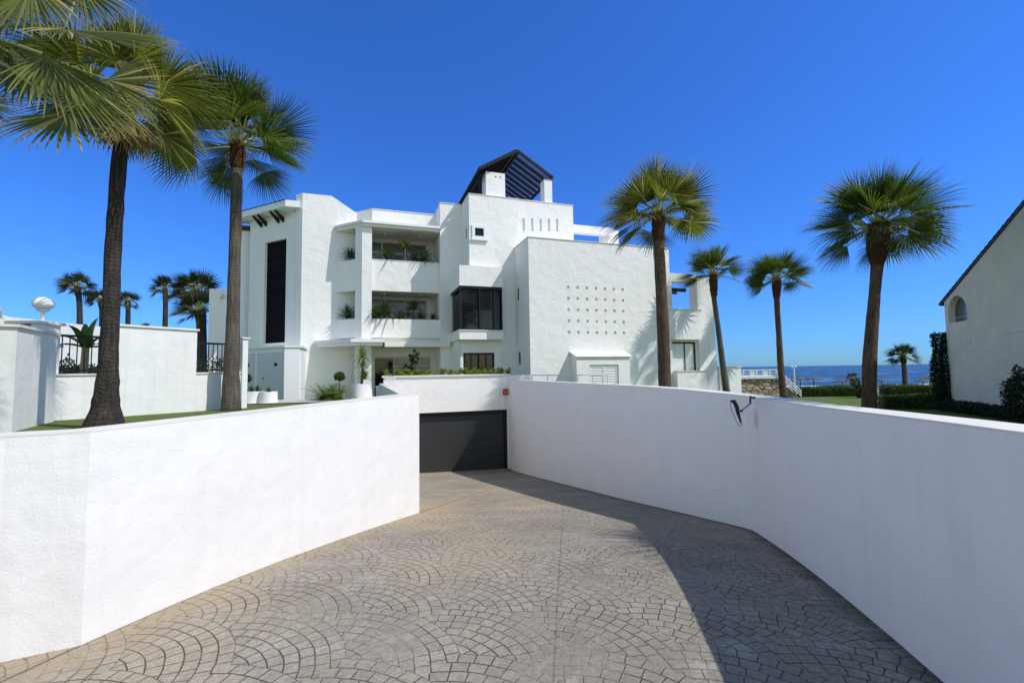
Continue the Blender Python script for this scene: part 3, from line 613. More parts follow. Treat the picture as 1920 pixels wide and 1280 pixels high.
# ------------------------------------------------------------------ planting helpers
def strap(m,o,d,L,w,droop,seg=5,up=W(0,0,1)):
    d=d.normalized(); side=d.cross(up)
    side=side.normalized() if side.length>.05 else W(1,0,0)
    q=Vector(o); vs=[];ts=[]
    for i in range(seg+1):
        t=i/seg; ww=w*(1-t)**.6*(.55+1.2*t*(1-t)) if i<seg else .0008
        nrm=side.cross(d); vs+= [q-side*ww, q-nrm*ww*.35, q+side*ww]; ts+=[max(t,.01)]*3
        d=(d+W(0,0,-droop/seg*(.4+t*1.6))).normalized(); q=q+d*(L/seg)
    fs=[]
    for i in range(seg): a=i*3; fs+=[(a,a+1,a+4,a+3),(a+1,a+2,a+5,a+4)]
    m.add(vs,fs,ts)
def rosette(m,c,n,L,w,droop=.7,elo=5,ehi=80,rr=R):
    c=Vector(c)
    for i in range(n):
        az=i*2.39996+rr.uniform(-.3,.3); el=math.radians(elo+(ehi-elo)*((i+.5)/n)**.8)
        d=W(math.cos(az)*math.cos(el),math.sin(az)*math.cos(el),math.sin(el)); strap(m,c+d*.02,d,L*rr.uniform(.8,1.1),w,droop)
def leafcloud(m,pts,size,rr=R,asp=.5):
    for p,nrm in pts:
        a=W(rr.gauss(0,1),rr.gauss(0,1),rr.gauss(0,1)); d=(a.normalized()+nrm*.6).normalized(); s=d.cross(W(rr.gauss(0,1),rr.gauss(0,1),rr.gauss(0,1))).normalized(); L=size*rr.uniform(.6,1.3); w=L*asp
        m.add([p,p+d*L*.5+s*w*.5,p+d*L,p+d*L*.5-s*w*.5],[(0,1,2,3)],[.01,.3,.6,.3])
def blobpts(c,rad,n,rr=R,shell=.55):
    out=[]
    for _ in range(n):
        v=W(rr.gauss(0,1),rr.gauss(0,1),rr.gauss(0,1)).normalized(); k=rr.uniform(shell,1)**.6
        k*= .82+.36*noise.noise(v*2.3+Vector(c)*1.7)
        out.append((Vector(c)+W(v.x*rad[0],v.y*rad[1],v.z*rad[2])*k,v))
    return out
def hedgepts(p0,p1,w,h,n,rr=R,zf=None):
    p0=Vector(p0);p1=Vector(p1); L=(p1-p0).length; d=(p1-p0).normalized(); s=W(-d.y,d.x,0); out=[]
    for _ in range(n):
        a=rr.uniform(0,L); f=rr.random(); 
        wob=.06*noise.noise(W(a*1.3,p0.x,3))*4
        if f<.45: q=p0+d*a+s*rr.uniform(-w,w)*.5+W(0,0,h*(1-.1*rr.random()**2)+wob*h*.5); nn=W(0,0,1)
        elif f<.95: sg=rr.choice((-1,1)); q=p0+d*a+s*sg*w*.5*(1-.15*rr.random())+W(0,0,rr.uniform(0,h)+0); nn=s*sg
        else: q=p0+d*a+s*rr.uniform(-w,w)*.4+W(0,0,rr.uniform(0,h)); nn=W(0,0,1)
        out.append((q+W(rr.gauss(0,.02),rr.gauss(0,.02),rr.gauss(0,.03)),nn))
    return out
# ------------------------------------------------------------------ fan palms
def blade(m,hub,d,nrm,L,nseg=28,st=6,spread=112,grav=.9,wind=W(0,0,0),rr=R,cup=.12,fuse=.5):
    d=d.normalized(); nrm=(nrm-d*nrm.dot(d)).normalized(); side=d.cross(nrm).normalized()
    dphi=2*spread/nseg; rad=math.radians
    for k in range(nseg):
        ph=-spread+dphi*(k+.5); a=rad(ph); u=abs(ph)/spread
        Lk=L*(1-.30*u*u)*rr.uniform(.93,1.05)
        q=Vector(hub); dd=(d*math.cos(a)+side*math.sin(a)+nrm*cup*u).normalized(); sd=(side*math.cos(a)-d*math.sin(a)).normalized()
        vs=[];ts=[]; g=grav*rr.uniform(.6,1.4); tw=rr.uniform(-.22,.22)
        for i in range(st+1):
            t=i/st; r=t*Lk
            w0=rad(dphi)*.5*r*.98
            w=w0 if t<=fuse else rad(dphi)*.5*fuse*Lk*((1-t)/(1-fuse))**.8*1.0
            if i==st: w=.0015
            nn=sd.cross(dd).normalized(); fold=w*.55
            vs+=[q-sd*w-nn*fold*.5, q+nn*fold*.5, q+sd*w-nn*fold*.5]; ts+=[max(.01,t)]*3
            acc=g*max(0,t-.30)**1.2*1.6/st
            dd=(dd+W(0,0,-1)*acc+wind*(t*2.2/st)+sd*tw*t/st).normalized(); sd=(sd-dd*sd.dot(dd)).normalized()
            q=q+dd*(Lk/st)
        fs=[]
        for i in range(st): b=i*3; fs+=[(b,b+1,b+4,b+3),(b+1,b+2,b+5,b+4)]
        m.add(vs,fs,ts)
def frond(mc,mp,o,d,Lp,Lb,nseg,st,grav,wind,rr,pr=.016):
    o=Vector(o); q=o.copy(); dd=d.normalized(); pts=[q.copy()]
    for i in range(5):
        dd=(dd+W(0,0,-.045)+wind*.06).normalized(); q=q+dd*Lp/5; pts.append(q.copy())
    mp.tube(pts,[pr*1.7,pr*1.3,pr,pr*.9,pr*.8,pr*.7],5,False)
    up=W(0,0,1); side=dd.cross(up)
    if side.length<.15: side=W(math.cos(rr.random()*6),math.sin(rr.random()*6),0)
    side.normalize(); nrm=side.cross(dd); nrm=(nrm+side*rr.uniform(-1.0,1.0)).normalized(); wind=wind+W(rr.uniform(-.3,.3),rr.uniform(-.3,.3),rr.uniform(-.1,.05))
    dd2=(dd+W(0,0,-.18)).normalized()
    blade(mc,q-dd*.03,dd2,nrm,Lb,nseg,st,rr.choice((rr.uniform(42,65),rr.uniform(65,108),rr.uniform(75,110))),grav*rr.uniform(.7,2.6),wind,rr,.12,.42)
def tubetrunk(m,pts,rads,seg=18,jit=.03,rr=R):
    # Catmull-like resample
    P_=[];Rr=[]
    for i in range(len(pts)-1):
        p0=pts[max(i-1,0)];p1=pts[i];p2=pts[i+1];p3=pts[min(i+2,len(pts)-1)]
        for k in range(6):
            t=k/6; P_.append(.5*((2*p1)+(p2-p0)*t+(2*p0-5*p1+4*p2-p3)*t*t+(3*p1-p0-3*p2+p3)*t**3)); Rr.append((rads[i]+(rads[i+1]-rads[i])*t)*(1+rr.uniform(-jit,jit)))
    P_.append(pts[-1]);Rr.append(rads[-1]); b=len(m.v); m.tube(P_,Rr,seg)
    for i in range(b,len(m.v)):
        v=Vector(m.v[i]); c=noise.noise(v*5)*.012; m.v[i]=tuple(v+W(c,c*.7,0))
    return P_,Rr
def palm(label,pxs,Y,zbase,rads,crownpx,size,n=34,nseg=26,st=6,wind=W(0,0,0),boot=.9,bootr=1.35,mt='frond',tm='trunk',seed=1,lean=0,grav=.9,elmin=-50,Lp=None,name='fan_palm',group='fan palms',flakes=170,dead=0,pitch=None):
    rr=random.Random(seed)
    pts=[atY(x,y,Y) for x,y in pxs]; pts[0].z=zbase
    t=thing(name,label,'palm tree',pts[0],group)
    m=MB(); PP_,RR_=tubetrunk(m,pts,rads,18 if nseg>15 else 8,rr=rr); m.build('trunk',M[tm],t,smooth=True)
    top=pts[-1]; d=(pts[-1]-pts[-2]).normalized(); r1=rads[-1]
    if boot:
        m=MB()
        for i in range(flakes):
            k=rr.random(); q=top-d*boot*(1-k); a=rr.uniform(0,6.283); rr_=r1*(1.05+(bootr-1)*min(1,k*2.2)*1.0)
            e=W(math.cos(a),math.sin(a),0); o=q+e*rr_*.8; up=(W(0,0,1)+e*rr.uniform(.15,.6)).normalized(); s=e.cross(up).normalized(); L=r1*rr.uniform(.6,1.2); w=r1*rr.uniform(.18,.36)
            m.add([o-s*w,o+s*w,o+up*L+s*w*.3+e*.0,o+up*L-s*w*.3,o+e*.05*1-up*.02],[(0,1,2,3),(0,4,3),(4,1,2),(4,2,3)])
        nb=8; prof=[]; m.tube([top-d*boot*(1-i/nb) for i in range(nb+1)]+[top+d*r1*1.2],[r1*(1.0+(bootr-1.05)*math.sin(min(1,i/nb*1.3)*math.pi*.62)) for i in range(nb+1)]+[r1*.5],12)
        m.build('leaf_bases',M['boot'],t)
    mc=MB();mp=MB(); c=atY(crownpx[0],crownpx[1],Y) if crownpx else top
    Lp=Lp or size*.40; Lb=size*.64
    n=int(n*1.45)
    for i in range(n):
        az=i*2.39996+rr.uniform(-.55,.55); k=(i+.5)/n
        if .25<k and rr.random()<.05: continue
        el=math.radians(88-(88-elmin)*k**1.05+rr.uniform(-15,12))
        dr=W(math.cos(az)*math.cos(el),math.sin(az)*math.cos(el),math.sin(el))
        dr=(dr+wind*.5).normalized()
        lp=Lp*(.75+.35*k)*rr.uniform(.85,1.15); lb=Lb*(.8+.25*math.sin(k*3))*rr.uniform(.75,1.12)
        o=top+W(math.cos(az),math.sin(az),0)*r1*.55+d*r1*(.9-1.3*k)
        frond(mc,mp,o,dr,lp,lb,nseg,st,grav*(.55+.9*k),wind*.5,rr,.016*size/2 if nseg>15 else .03)
    mp.build('petioles',M['petiole'],t); mc.build('crown',M[mt],t)
    if dead:
        md=MB(); mq=MB()
        for i in range(dead):
            az=i*2.4+.6; el=math.radians(-62-rr.uniform(0,18)); dr=W(math.cos(az)*math.cos(el),math.sin(az)*math.cos(el),math.sin(el))
            frond(md,mq,top+W(math.cos(az),math.sin(az),0)*r1*.9-d*.25,dr,.35,.75*size/2,16,5,1.6,W(0,0,0),rr,.012)
        md.build('dead_leaves',M['dead'],t)
    return t,top
GF='fan palms standing round the ramp'
palm('tall fan palm with dark trunk flaring widely at its base behind the left wall',[(195,788),(198,760),(203,690),(207,600),(213,460),(222,320),(238,180)],8.1,-.93,[.34,.20,.145,.13,.122,.112,.10],None,1.75,28,32,8,W(-.10,0,0),.9,1.6,'frond_yellow','trunk_dark',3,group=GF,elmin=-32,dead=9)
palm('fan palm with an upright trunk right beside the dark stair window block',[(433,770),(434,700),(437,600),(441,450),(444,340),(446,275)],12.4,-1.0,[.25,.195,.165,.15,.145,.135],None,2.4,32,32,8,W(-.12,0,0),.7,1.4,'frond','trunk',5,group=GF,elmin=-18)
palm('bushy fan palm in front of the pierced white cube',[(1247,760),(1246,700),(1243,620),(1239,530),(1236,470),(1234,405)],16.3,-1.15,[.25,.22,.21,.20,.19,.165],None,2.3,34,30,7,W(.0,0,0),1.1,1.4,'frond_yellow','trunk_red',9,group=GF,elmin=-16)
palm('large fan palm with a shaggy collar standing alone against the sea, right',[(1628,753),(1630,700),(1633,640),(1640,550),(1645,490),(1648,425)],13.0,-1.5,[.19,.175,.165,.14,.15,.16],None,1.95,36,32,8,W(.05,0,0),1.15,1.75,'frond','trunk_red',12,group=GF,elmin=-18)
palm('slender leaning fan palm at the right end of the white building',[(1364,745),(1356,690),(1346,610),(1339,560),(1337,515)],21.8,-1.5,[.17,.14,.12,.115,.12],None,1.75,28,22,6,W(0,0,0),1.1,1.55,'frond','trunk',21,group=GF,elmin=-2,name='fan_palm')
palm('slender fan palm beside the white beach stairs',[(1469,745),(1464,690),(1460,620),(1457,575),(1456,525)],23.0,-1.6,[.17,.15,.13,.13,.14],None,1.8,28,22,6,W(-.15,0,0),.95,1.45,'frond','trunk_red',22,group=GF,elmin=-10)
# palm at the left edge, trunk outside the picture, fronds hanging in
rr=random.Random(31)
c0=atY(-95,75,5.6); t=thing('fan_palm','fan palm at the far left edge whose yellowed fronds hang into the picture','palm tree',(c0.x-.2,5.6,-.9),GF)
m=MB(); tubetrunk(m,[W(c0.x-.2,5.6,-.95),W(c0.x-.15,5.6,1),W(c0.x,5.6,c0.z)],[.3,.2,.15],18); m.build('trunk',M['trunk_dark'],t,smooth=True)
mc=MB();mp=MB()
def handfrond(hub,Yh,tip,Yt,L,nrm,grav,spread=110,nseg=34,Yo=5.6,wind=W(0,0,0)):
    h=atY(hub[0],hub[1],Yh); tp=atY(tip[0],tip[1],Yt); d=(tp-h).normalized()
    mid=(c0+h)*.5+W(0,0,.12); mp.tube([c0,(c0+mid)*.5+W(0,0,.04),mid,(mid+h)*.5,h],[.035,.028,.022,.02,.018],6,False)
    blade(mc,h,d,nrm,L,nseg,8,spread,grav,wind,rr,.05,.52)
handfrond((125,55),5.3,(322,95),5.0,1.4,W(.1,-.6,.8),.6,58)
handfrond((82,102),5.2,(262,300),5.0,1.65,W(.7,-.5,.5),.6,42)
handfrond((128,212),5.5,(215,270),5.2,1.0,W(.15,-.7,.5),1.3,115)
handfrond((60,-30),5.4,(90,90),5.2,.95,W(.1,-1,.2),.8,115)
handfrond((10,-25),5.7,(20,80),5.5,.95,W(-.1,-1,.2),.8,115)
handfrond((150,-30),5.9,(260,10),5.9,.95,W(.1,-1,.2),.6,110)
handfrond((-55,190),5.5,(45,262),5.4,.8,W(.2,-1,.3),.5,60)
handfrond((60,120),5.7,(40,215),5.5,.75,W(.0,-1,.3),.6,110)
handfrond((15,85),5.8,(-20,160),5.5,.7,W(.0,-1,.3),.6,110)
handfrond((200,150),6.1,(275,230),6.0,.9,W(.2,-1,.3),.9,110)
for i in range(16):
    az=i*2.4; el=math.radians(75-i*6); dr=W(math.cos(az)*math.cos(el)-.5,math.sin(az)*math.cos(el),math.sin(el)+.2)
    if dr.x>0.0: dr.x*=-1
    frond(mc,mp,c0,dr,1.0,1.1,24,6,.8,W(-.1,0,0),rr)
mp.build('petioles',M['petiole'],t); mc.build('crown',M['frond_yellow'],t)
# distant palms (left), windblown to the left
bgl=[('thin windblown palm, leftmost of those behind the railings',(145,528),(153,640),38,1.55,'B'),('small palm half hidden behind the big left trunk',(188,552),(193,640),46,1.4,'B'),('small round-crowned palm just right of the big left trunk',(240,556),(240,640),44,1.35,'B'),
 ('slim windblown palm rising over the white boundary panel',(310,532),(310,640),42,1.55,'B'),('tall windswept palm, topmost of the cluster left of the building',(366,535),(380,660),30,1.75,'B'),('low windswept palm with dark trunk nearest the building corner',(378,572),(382,660),27,1.7,'B'),('tiny palm top peeping over the white boundary panel',(272,608),(272,640),48,.8,'B')]
for i,(lb,c,b_,Y,s,_) in enumerate(bgl):
    pc=atY(c[0],c[1]+8,Y); zb=zl(pc.x,Y)
    bx=b_[0]+(b_[0]-c[0])*.1
    palm(lb,[(bx,b_[1]),((bx+c[0])/2,(b_[1]+c[1])/2),(c[0],c[1]+10)],Y,zb,[.24,.2,.17],None,s,24,14,5,W(-.42,0,.05),.8,1.3,'frond_far','trunk_dark',50+i,group='distant palms left of the building',flakes=40,elmin=-25,name='distant_palm',grav=.6)
palm('small dark palm standing between the hedges and the sea',[(1698,745),(1696,700),(1693,668)],31,-2.1,[.17,.14,.13],None,1.1,20,14,5,W(.1,0,0),.5,1.4,'frond_far','trunk_red',77,flakes=40,elmin=-20,name='distant_palm',group='small palms by the beach')
palm('tiny palm on the beach between two thatched parasols',[(1601,730),(1599,718),(1598,710)],62,-3.9,[.3,.3,.25],None,1.0,16,10,4,W(0,0,0),0,1.3,'frond_far','trunk_dark',78,elmin=-10,name='distant_palm',group='small palms by the beach')
# palm standing beyond the right edge of the picture: its fronds shade the wall top and the ramp
_at=atY
def atY(px,py,Y): return Vector((px,Y,py))
palm('fan palm beyond the right edge whose fronds shade the driveway wall',[(8.7,-1.5),(8.65,.5),(8.6,2.5),(8.5,4.9)],2.9,-1.5,[.2,.16,.15,.14],None,2.0,26,20,6,W(-.1,0,0),.8,1.4,'frond','trunk',91,group=GF,elmin=-25)
atY=_at
# ------------------------------------------------------------------ left boundary
L0=Vector((-9.96,9.65,0)); LD=Vector((.476,.879,0)).normalized(); LN=Vector((-LD.y,LD.x,0))   # LN away from the lawn
def BL(s,w,z): return L0+LD*s+LN*w+W(0,0,z)
s_=lambda px: (lambda k:k)( ( (px-960)/845*L0.y - L0.x)/(LD.x-(px-960)/845*LD.y) )
sA=s_(215); sB=s_(366); sE=s_(452)
t=thing('boundary_wall','cream boundary wall with a tall solid panel between two railing gaps','wall',BL(1.5,0,-.95))
m=MB(); m.box(-.3,sA,0,.22,-1.6,.03,BL); m.box(sB,sE,0,.22,-1.6,.03,BL); m.build('wall',M['cream'],t)
m=MB(); m.box(sA,sB,-.05,.30,-1.6,1.19,BL); m.build('wall_panel',M['cream'],t)
m=MB(); m.box(sA-.04,sB+.04,-.09,.34,1.191,1.24,BL); m.box(-.3,sA,-.03,.25,.031,.07,BL); m.box(sB+.0,sE,-.03,.25,.031,.07,BL); m.build('coping',M['wallcap'],t)
m=MB(); m.box(sE,sE+.16,-.06,.26,-1.6,1.05,BL); m.box(sE-.04,sE+.20,-.1,.3,1.051,1.09,BL); m.build('pillar',M['cream'],t)
def fence(label,s0,s1,z0,z1):
    t=thing('railing_fence',label,'fence',BL(s0,.1,z0),'black railings on the boundary wall')
    m=MB(); m.box(s0,s1,.08,.12,z1-.05,z1,BL); m.build('rail',M['dark'],t); m=MB(); m.box(s0,s1,.07,.125,z0+.05,z0+.09,BL); m.build('rail',M['dark'],t)
    k=int((s1-s0)/.115)
    for i in range(k+1):
        s=s0+(s1-s0)*i/k; m=MB(); m.box(s-.009,s+.009,.09,.108,z0,z1-.05,BL); m.build('baluster',M['dark'],t)
fence('black railing fence left of the solid wall panel',.0,sA-.02,.07,.94)
fence('black railing fence right of the solid wall panel',sB+.02,sE-.02,.07,.90)
# entrance walls at the far left
E1=Vector((-8.53,7.74,0)); E2=Vector((-9.60,9.49,0))
t=thing('entrance_wall','angled white entrance wall at the left edge streaked by palm shadow','wall',(-8.6,8,-.9))
m=MB()
def quadwall(m,a,b,th,z0,z1,ov=0):
    a=Vector(a);b=Vector(b); d=(b-a).normalized(); n=W(-d.y,d.x,0); a=a-d*ov;b=b+d*ov
    pts=[a-n*ov,b-n*ov,b+n*(th+ov),a+n*(th+ov)]; m.prism([(p.x,p.y) for p in pts],z0,z1,W)
quadwall(m,E1,E2,.35,-1.5,.87); m.prism([(-14,7.6),(E1.x-.002,E1.y),(E1.x-.24,E1.y+.36),(-14,7.95)],-1.5,.865,W); m.build('wall',M['cream'],t)
m=MB(); quadwall(m,E1,E2,.35,.871,.92,.04); m.prism([(-14,7.56),(E1.x-.05,E1.y-.04),(E1.x-.30,E1.y+.40),(-14,7.99)],.868,.915,W); m.build('coping',M['wallcap'],t)
t=thing('lamp_pillar','cream pillar with a niche under its cap behind the entrance wall','pillar',atY(66,705,9.6)+W(0,0,-.9))
c=atY(66,640,9.6); m=MB(); fn=lambda u,v,z:W(c.x+u,c.y+v,z)
for a,b2 in ((-.28,-.16),(.16,.28)): m.box(a,b2,-.25,.25,-1.2,1.12,fn)
m.box(-.16,.16,-.25,.25,-1.2,.80,fn); m.box(-.16,.16,.0,.2,.80,1.12,fn); m.build('wall',M['cream'],t)
m=MB(); m.box(-.34,.34,-.31,.31,1.121,1.18,fn); m.build('cap',M['wallcap'],t)
t=thing('globe_lamp','white globe lamp on a short pole above the entrance pillar','lamp',(c.x+.13,c.y,1.18))
m=MB(); m.tube([W(c.x+.13,c.y,1.18),W(c.x+.13,c.y,1.42)],.035,10); m.lathe((c.x+.13,c.y,1.40),[(.05,0),(.10,.02),(.11,.05)],16); m.build('pole',M['whitemetal'],t)
m=MB(); m.lathe((c.x+.13,c.y,1.575),[(.185*math.cos(a),.14*math.sin(a)) for a in [math.radians(-85+17*i) for i in range(11)]],24); m.build('globe',M['globe'],t,smooth=True)
# small roof far left
t=thing('tiled_house','house corner with a clay tile eave at the far left edge','building',(-30,24,-1.5))
q=atY(14,588,24); m=MB(); m.box(-40,q.x-.5,24,32,-2,q.z-.1,W); m.build('wall',M['cream'],t)
m=MB()
for i in range(44):
    x=q.x-.08-.22*i; m.tube([W(x,23.6,q.z),W(x-5.4,28,q.z+1.6)],.17,8)
m.build('roof',M['tile'],t)
m=MB(); m.box(-40,q.x,23.8,24.0,q.z-.25,q.z-.11,W); m.build('eave_board',M['white'],t)
# vegetation behind the boundary
def bush(name,label,cat,pts,size,mt,loc,group=None,trunk=None,asp=.5):
    t=thing(name,label,cat,loc,group); m=MB(); leafcloud(m,pts,size,asp=asp); m.build('foliage',M[mt],t)
    m=MB()
    for k in range(5):
        a=k*1.3; m.tube([Vector(loc)+W(.03*math.cos(a),.03*math.sin(a),-.05),Vector(loc)+W(.2*math.cos(a),.2*math.sin(a),.4)],[.02,.01],5)
    m.build('stem',M['soil'],t); return t
for i,(px,Y,r,h,lb) in enumerate([(118,13.5,1.1,1.35,'olive green shrub behind the left railings, nearest the entrance wall'),(150,14.2,1.2,1.2,'olive green shrub behind the left railings, below the banana plant'),(182,14.6,1.1,1.25,'olive green shrub behind the left railings beside the big trunk'),(392,17,1.4,1.5,'dark shrub behind the right railings')]):
    q=atY(px,705,Y); bush('shrub',lb,'shrub',blobpts((q.x,q.y,-.9+h*.5),(r,r*.8,h*.62),2600),.10,'hedgedark' if i==3 else 'hedge',(q.x,q.y,-1.0),'shrubs behind the boundary railings')
q=atY(20,612,45); bush('far_tree','dark tree tops showing over the entrance wall at the left edge','tree',blobpts((q.x-2,45,1.5),(7,2,3.2),2500),.5,'hedgedark',(q.x,45,-2))
# banana plant
q=atY(158,640,13.0); t=thing('banana_plant','banana plant with torn broad leaves rising behind the left railings','plant',(q.x,q.y,-.95))
m=MB(); m.tube([W(q.x,q.y,-1),W(q.x+.05,q.y,.95)],[.12,.08],8); m.build('stem',plain('banana_stem',(.35,.25,.10),.7),t)
m=MB()
for i in range(9):
    az=i*2.4; el=math.radians(80-i*8); strap(m,W(q.x+.05,q.y,.85),W(math.cos(az)*math.cos(el),math.sin(az)*math.cos(el),math.sin(el)),.95,.20,1.2,6)
m.build('leaves',M['hedge'],t)
q=atY(107,652,12.5); t=thing('garden_lamp','short white garden lamp glimpsed through the left railings','lamp',(q.x,q.y,-1)); m=MB(); m.tube([W(q.x,q.y,-1),q],.03,8); m.build('pole',M['whitemetal'],t); m=MB(); m.lathe(q,[(.05,0),(.13,.02),(.14,.06),(.05,.09)],14); m.build('lamp_head',M['whitemetal'],t)
# ------------------------------------------------------------------ pots and plants in front of the building
def potted(label,px,py,Y,r0,r1,h,plant,group='white pots by the building'):
    q=atY(px,py,Y); q.z=zl(q.x,q.y)-.01 if abs(q.z-zl(q.x,q.y))<.35 else q.z; t=thing('potted_plant',label,'potted plant',q,group)
    m=MB(); m.lathe(q,[(r0,0),(r0,.01),((r0+r1)/2,h*.5),(r1,h),(r1-.03,h),(r1-.04,h-.06)],28); m.build('pot',M['pot'],t,smooth=False)
    m=MB(); m.lathe(q+W(0,0,h-.07),[(r1-.045,0),(r1-.05,.015)],20); m.build('soil',M['soil'],t)
    plant(q+W(0,0,h-.05),t); return t
def yuc(q,t):
    m=MB(); m.tube([q,q+W(.05,0,.75),q+W(.02,0,1.05)],[.06,.05,.04],8); m.build('stem',M['soil'],t)
    m=MB(); rosette(m,q+W(.02,0,1.12),60,.62,.034,.9,-30,85); rosette(m,q+W(.1,0,.22),46,.50,.034,.9,0,85); rosette(m,q+W(.03,0,.75),34,.50,.034,1.0,-30,70); m.build('leaves',M['yucca'],t)
potted('wide white conical pot with a tall two-tiered yucca by the shop front',678,744,18,.42,.37,.62,yuc)
def lowr(n,L,mt,droop=.8):
    def g(q,t):
        m=MB(); rosette(m,q,n,L,.03,droop,0,85); m.build('leaves',M[mt],t)
    return g
potted('round white pot with a spiky tuft, right of two beside the meter store',503,752,15.7,.30,.28,.42,lowr(20,.22,'agave'))
def _ag(q,t):
    m=MB()
    for k in range(3): rosette(m,q+W(-.22+.22*k,0,0),24,.30,.03,.8,0,85)
    m.build('leaves',M['agave'],t)
potted('broad white pot with a row of spiky agaves, left of two beside the meter store',471,753,15.7,.33,.36,.44,_ag)
def ball(q,t,r=.24,h=.75):
    m=MB(); m.tube([q,q+W(0,0,h)],[.03,.02],6); m.build('stem',M['soil'],t); m=MB(); leafcloud(m,blobpts(q+W(0,0,h+.1),(r,r,r*.85),1500,shell=.6),.06); m.build('crown',M['hedge'],t)
potted('clipped ball tree in a small white pot left of the tall yucca pot',636,741,18.6,.2,.2,.3,lambda q,t:ball(q,t,.23,.62))
potted('small clipped ball tree behind the agave pot beside the big palm trunk',461,742,16.5,.15,.15,.3,lambda q,t:ball(q,t,.18,.55))
q=atY(620,748,17.0); q.z=zl(q.x,q.y); t=thing('dwarf_palm','bushy yellow-green dwarf palm sprawling on the pebbles before the entrance','plant',q)
m=MB()
for k in range(95):
    az=k*2.4; el=math.radians(R.uniform(15,80)); d=W(math.cos(az)*math.cos(el),math.sin(az)*math.cos(el),math.sin(el)); o=q+W(R.uniform(-.35,.35),R.uniform(-.2,.2),.05)
    pts=[o]; dd=d
    L=R.uniform(.55,.85)
    for i in range(6):
        dd=(dd+W(0,0,-.20)).normalized(); o2=pts[-1]+dd*L/6; pts.append(o2)
        s=dd.cross(W(0,0,1)).normalized()
        for sg in (-1,1):
            for e in (0,.5):
                b=pts[-2].lerp(o2,e); strap(m,b,(s*sg+dd*.6+W(0,0,.1)),.22,.020,.5,3)
m.build('leaves',M['yucca'],t)
m=MB(); m.tube([q-W(0,0,.05),q+W(0,0,.15)],[.15,.12],8); m.build('stem',M['boot'],t)
q=atY(712,740,17.2); t=thing('white_post','stubby white block post between the yucca pot and the planter wall','post',(q.x,q.y,-1.05)); m=MB(); m.box(q.x-.11,q.x+.11,q.y-.11,q.y+.11,-1.1,q.z+.30,W); m.build('block',M['white'],t,bevel=.015); m=MB(); m.box(q.x-.13,q.x+.13,q.y-.13,q.y+.13,q.z+.301,q.z+.33,W); m.build('cap',M['wallcap'],t)
# pebble bed
m=MB(); vs=[(x,y) for x,y in ((-9.7,15.0),(-7.0,15.6),(-5.1,17.0),(-5.0,18.8),(-6.6,20.5),(-9.6,18.2),(-10.4,16.2))]
n=len(vs); m.add([(x,y,zl(x,y)+.03) for x,y in vs]+[(-7.5,17.2,zl(-7.5,17.2)+.03)],[(i,(i+1)%n,n) for i in range(n)])
o=m.build('pebble_bed',M['pebble']); tag(o,'bed of white pebbles in front of the stair block','pebbles',kind='stuff')
# balcony plants
def brose(label,px,py,v,n,L,w,mt='agave',stem=0,droop=.7,elo=0):
    u,z=onV(px,py,v); q=P(u,v,z); t=thing('agave_plant',label,'plant',q,'plants on the balcony parapets')
    m=MB(); rosette(m,q+W(0,0,stem+.05),int(n*1.5),L*1.5,w*1.35,droop,elo,82); m.build('leaves',M[mt],t)
    m=MB(); m.tube([q-W(0,0,.15),q+W(0,0,stem+.03)],[.04,.035],6); m.build('stem',M['soil'],t)
brose('dark spiky rosette on the upper balcony corner',656,485,4.95,26,.45,.045)
brose('dark agave on the upper balcony, left of the lime stemmed one',727,487,4.5,34,.52,.05)
brose('lime-green tufted plant on a thin stem on the upper balcony',757,487,4.45,36,.42,.04,'yucca',.55)
brose('small dark agave between the lime plant and the drooping agave above',776,490,4.55,22,.40,.045)
brose('dark drooping agave spilling over the right of the upper parapet',793,490,4.4,36,.55,.06,'agave',.05,1.1,-20)
brose('dark spiky rosette on the lower balcony corner',651,597,4.95,30,.50,.045)
brose('large bright agave cluster at the left of the lower parapet',722,597,4.42,44,.66,.06,'agave',.1,.7,-5)
brose('pale agave crowding the column end of the lower parapet',703,597,4.35,34,.5,.05,'hedge',.05,.8,-15)
brose('stemmed dark agave in the middle of the lower balcony',775,597,4.5,32,.42,.05,'agave',.42)
brose('low dark agave left of the stemmed one on the lower balcony',752,599,4.5,22,.36,.045)
brose('low dark agave right of the stemmed one on the lower balcony',789,599,4.5,20,.38,.045)
brose('low dark agave at the right end of the lower balcony',812,600,4.5,18,.26,.04)
# planter on the garage
for i,(px,w_,lb) in enumerate([(741,.42,'lime succulent clump at the left end of the garage planter'),(757,.30,'lime succulent clump second from the left in the garage planter'),(778,.50,'wide lime succulent clump in front of the dark sapling'),(803,.30,'lime succulent clump right of the dark sapling'),(839,.28,'small lime clump at the middle of the garage planter'),(854,.30,'lime clump left of the dark low window'),(880,.44,'tall lime clump in front of the dark low window'),(900,.25,'sparse pinkish clump between two lime ones'),(922,.46,'flowering lime clump with pinkish tips'),(945,.40,'lime clump at the right end of the garage planter')]):
    d=ray(px,700); nrm=V; k=(G+V*.45).dot(V)/d.dot(V); q=d*k; q.z=-.33
    t=thing('succulent_clump',lb,'plant',q,'succulents in the planter over the garage'); m=MB()
    for j in range(int(16*w_/.4)):
        rosette(m,q+U*R.uniform(-w_,w_)*.8+V*R.uniform(-.15,.2)+W(0,0,R.uniform(.10,.34)),16,.13,.035,.3,-10,85)
    m.build('leaves',M['lime'],t); m=MB(); m.tube([q-W(0,0,.05),q+W(0,0,.15)],[.05,.03],6); m.build('stem',M['soil'],t)
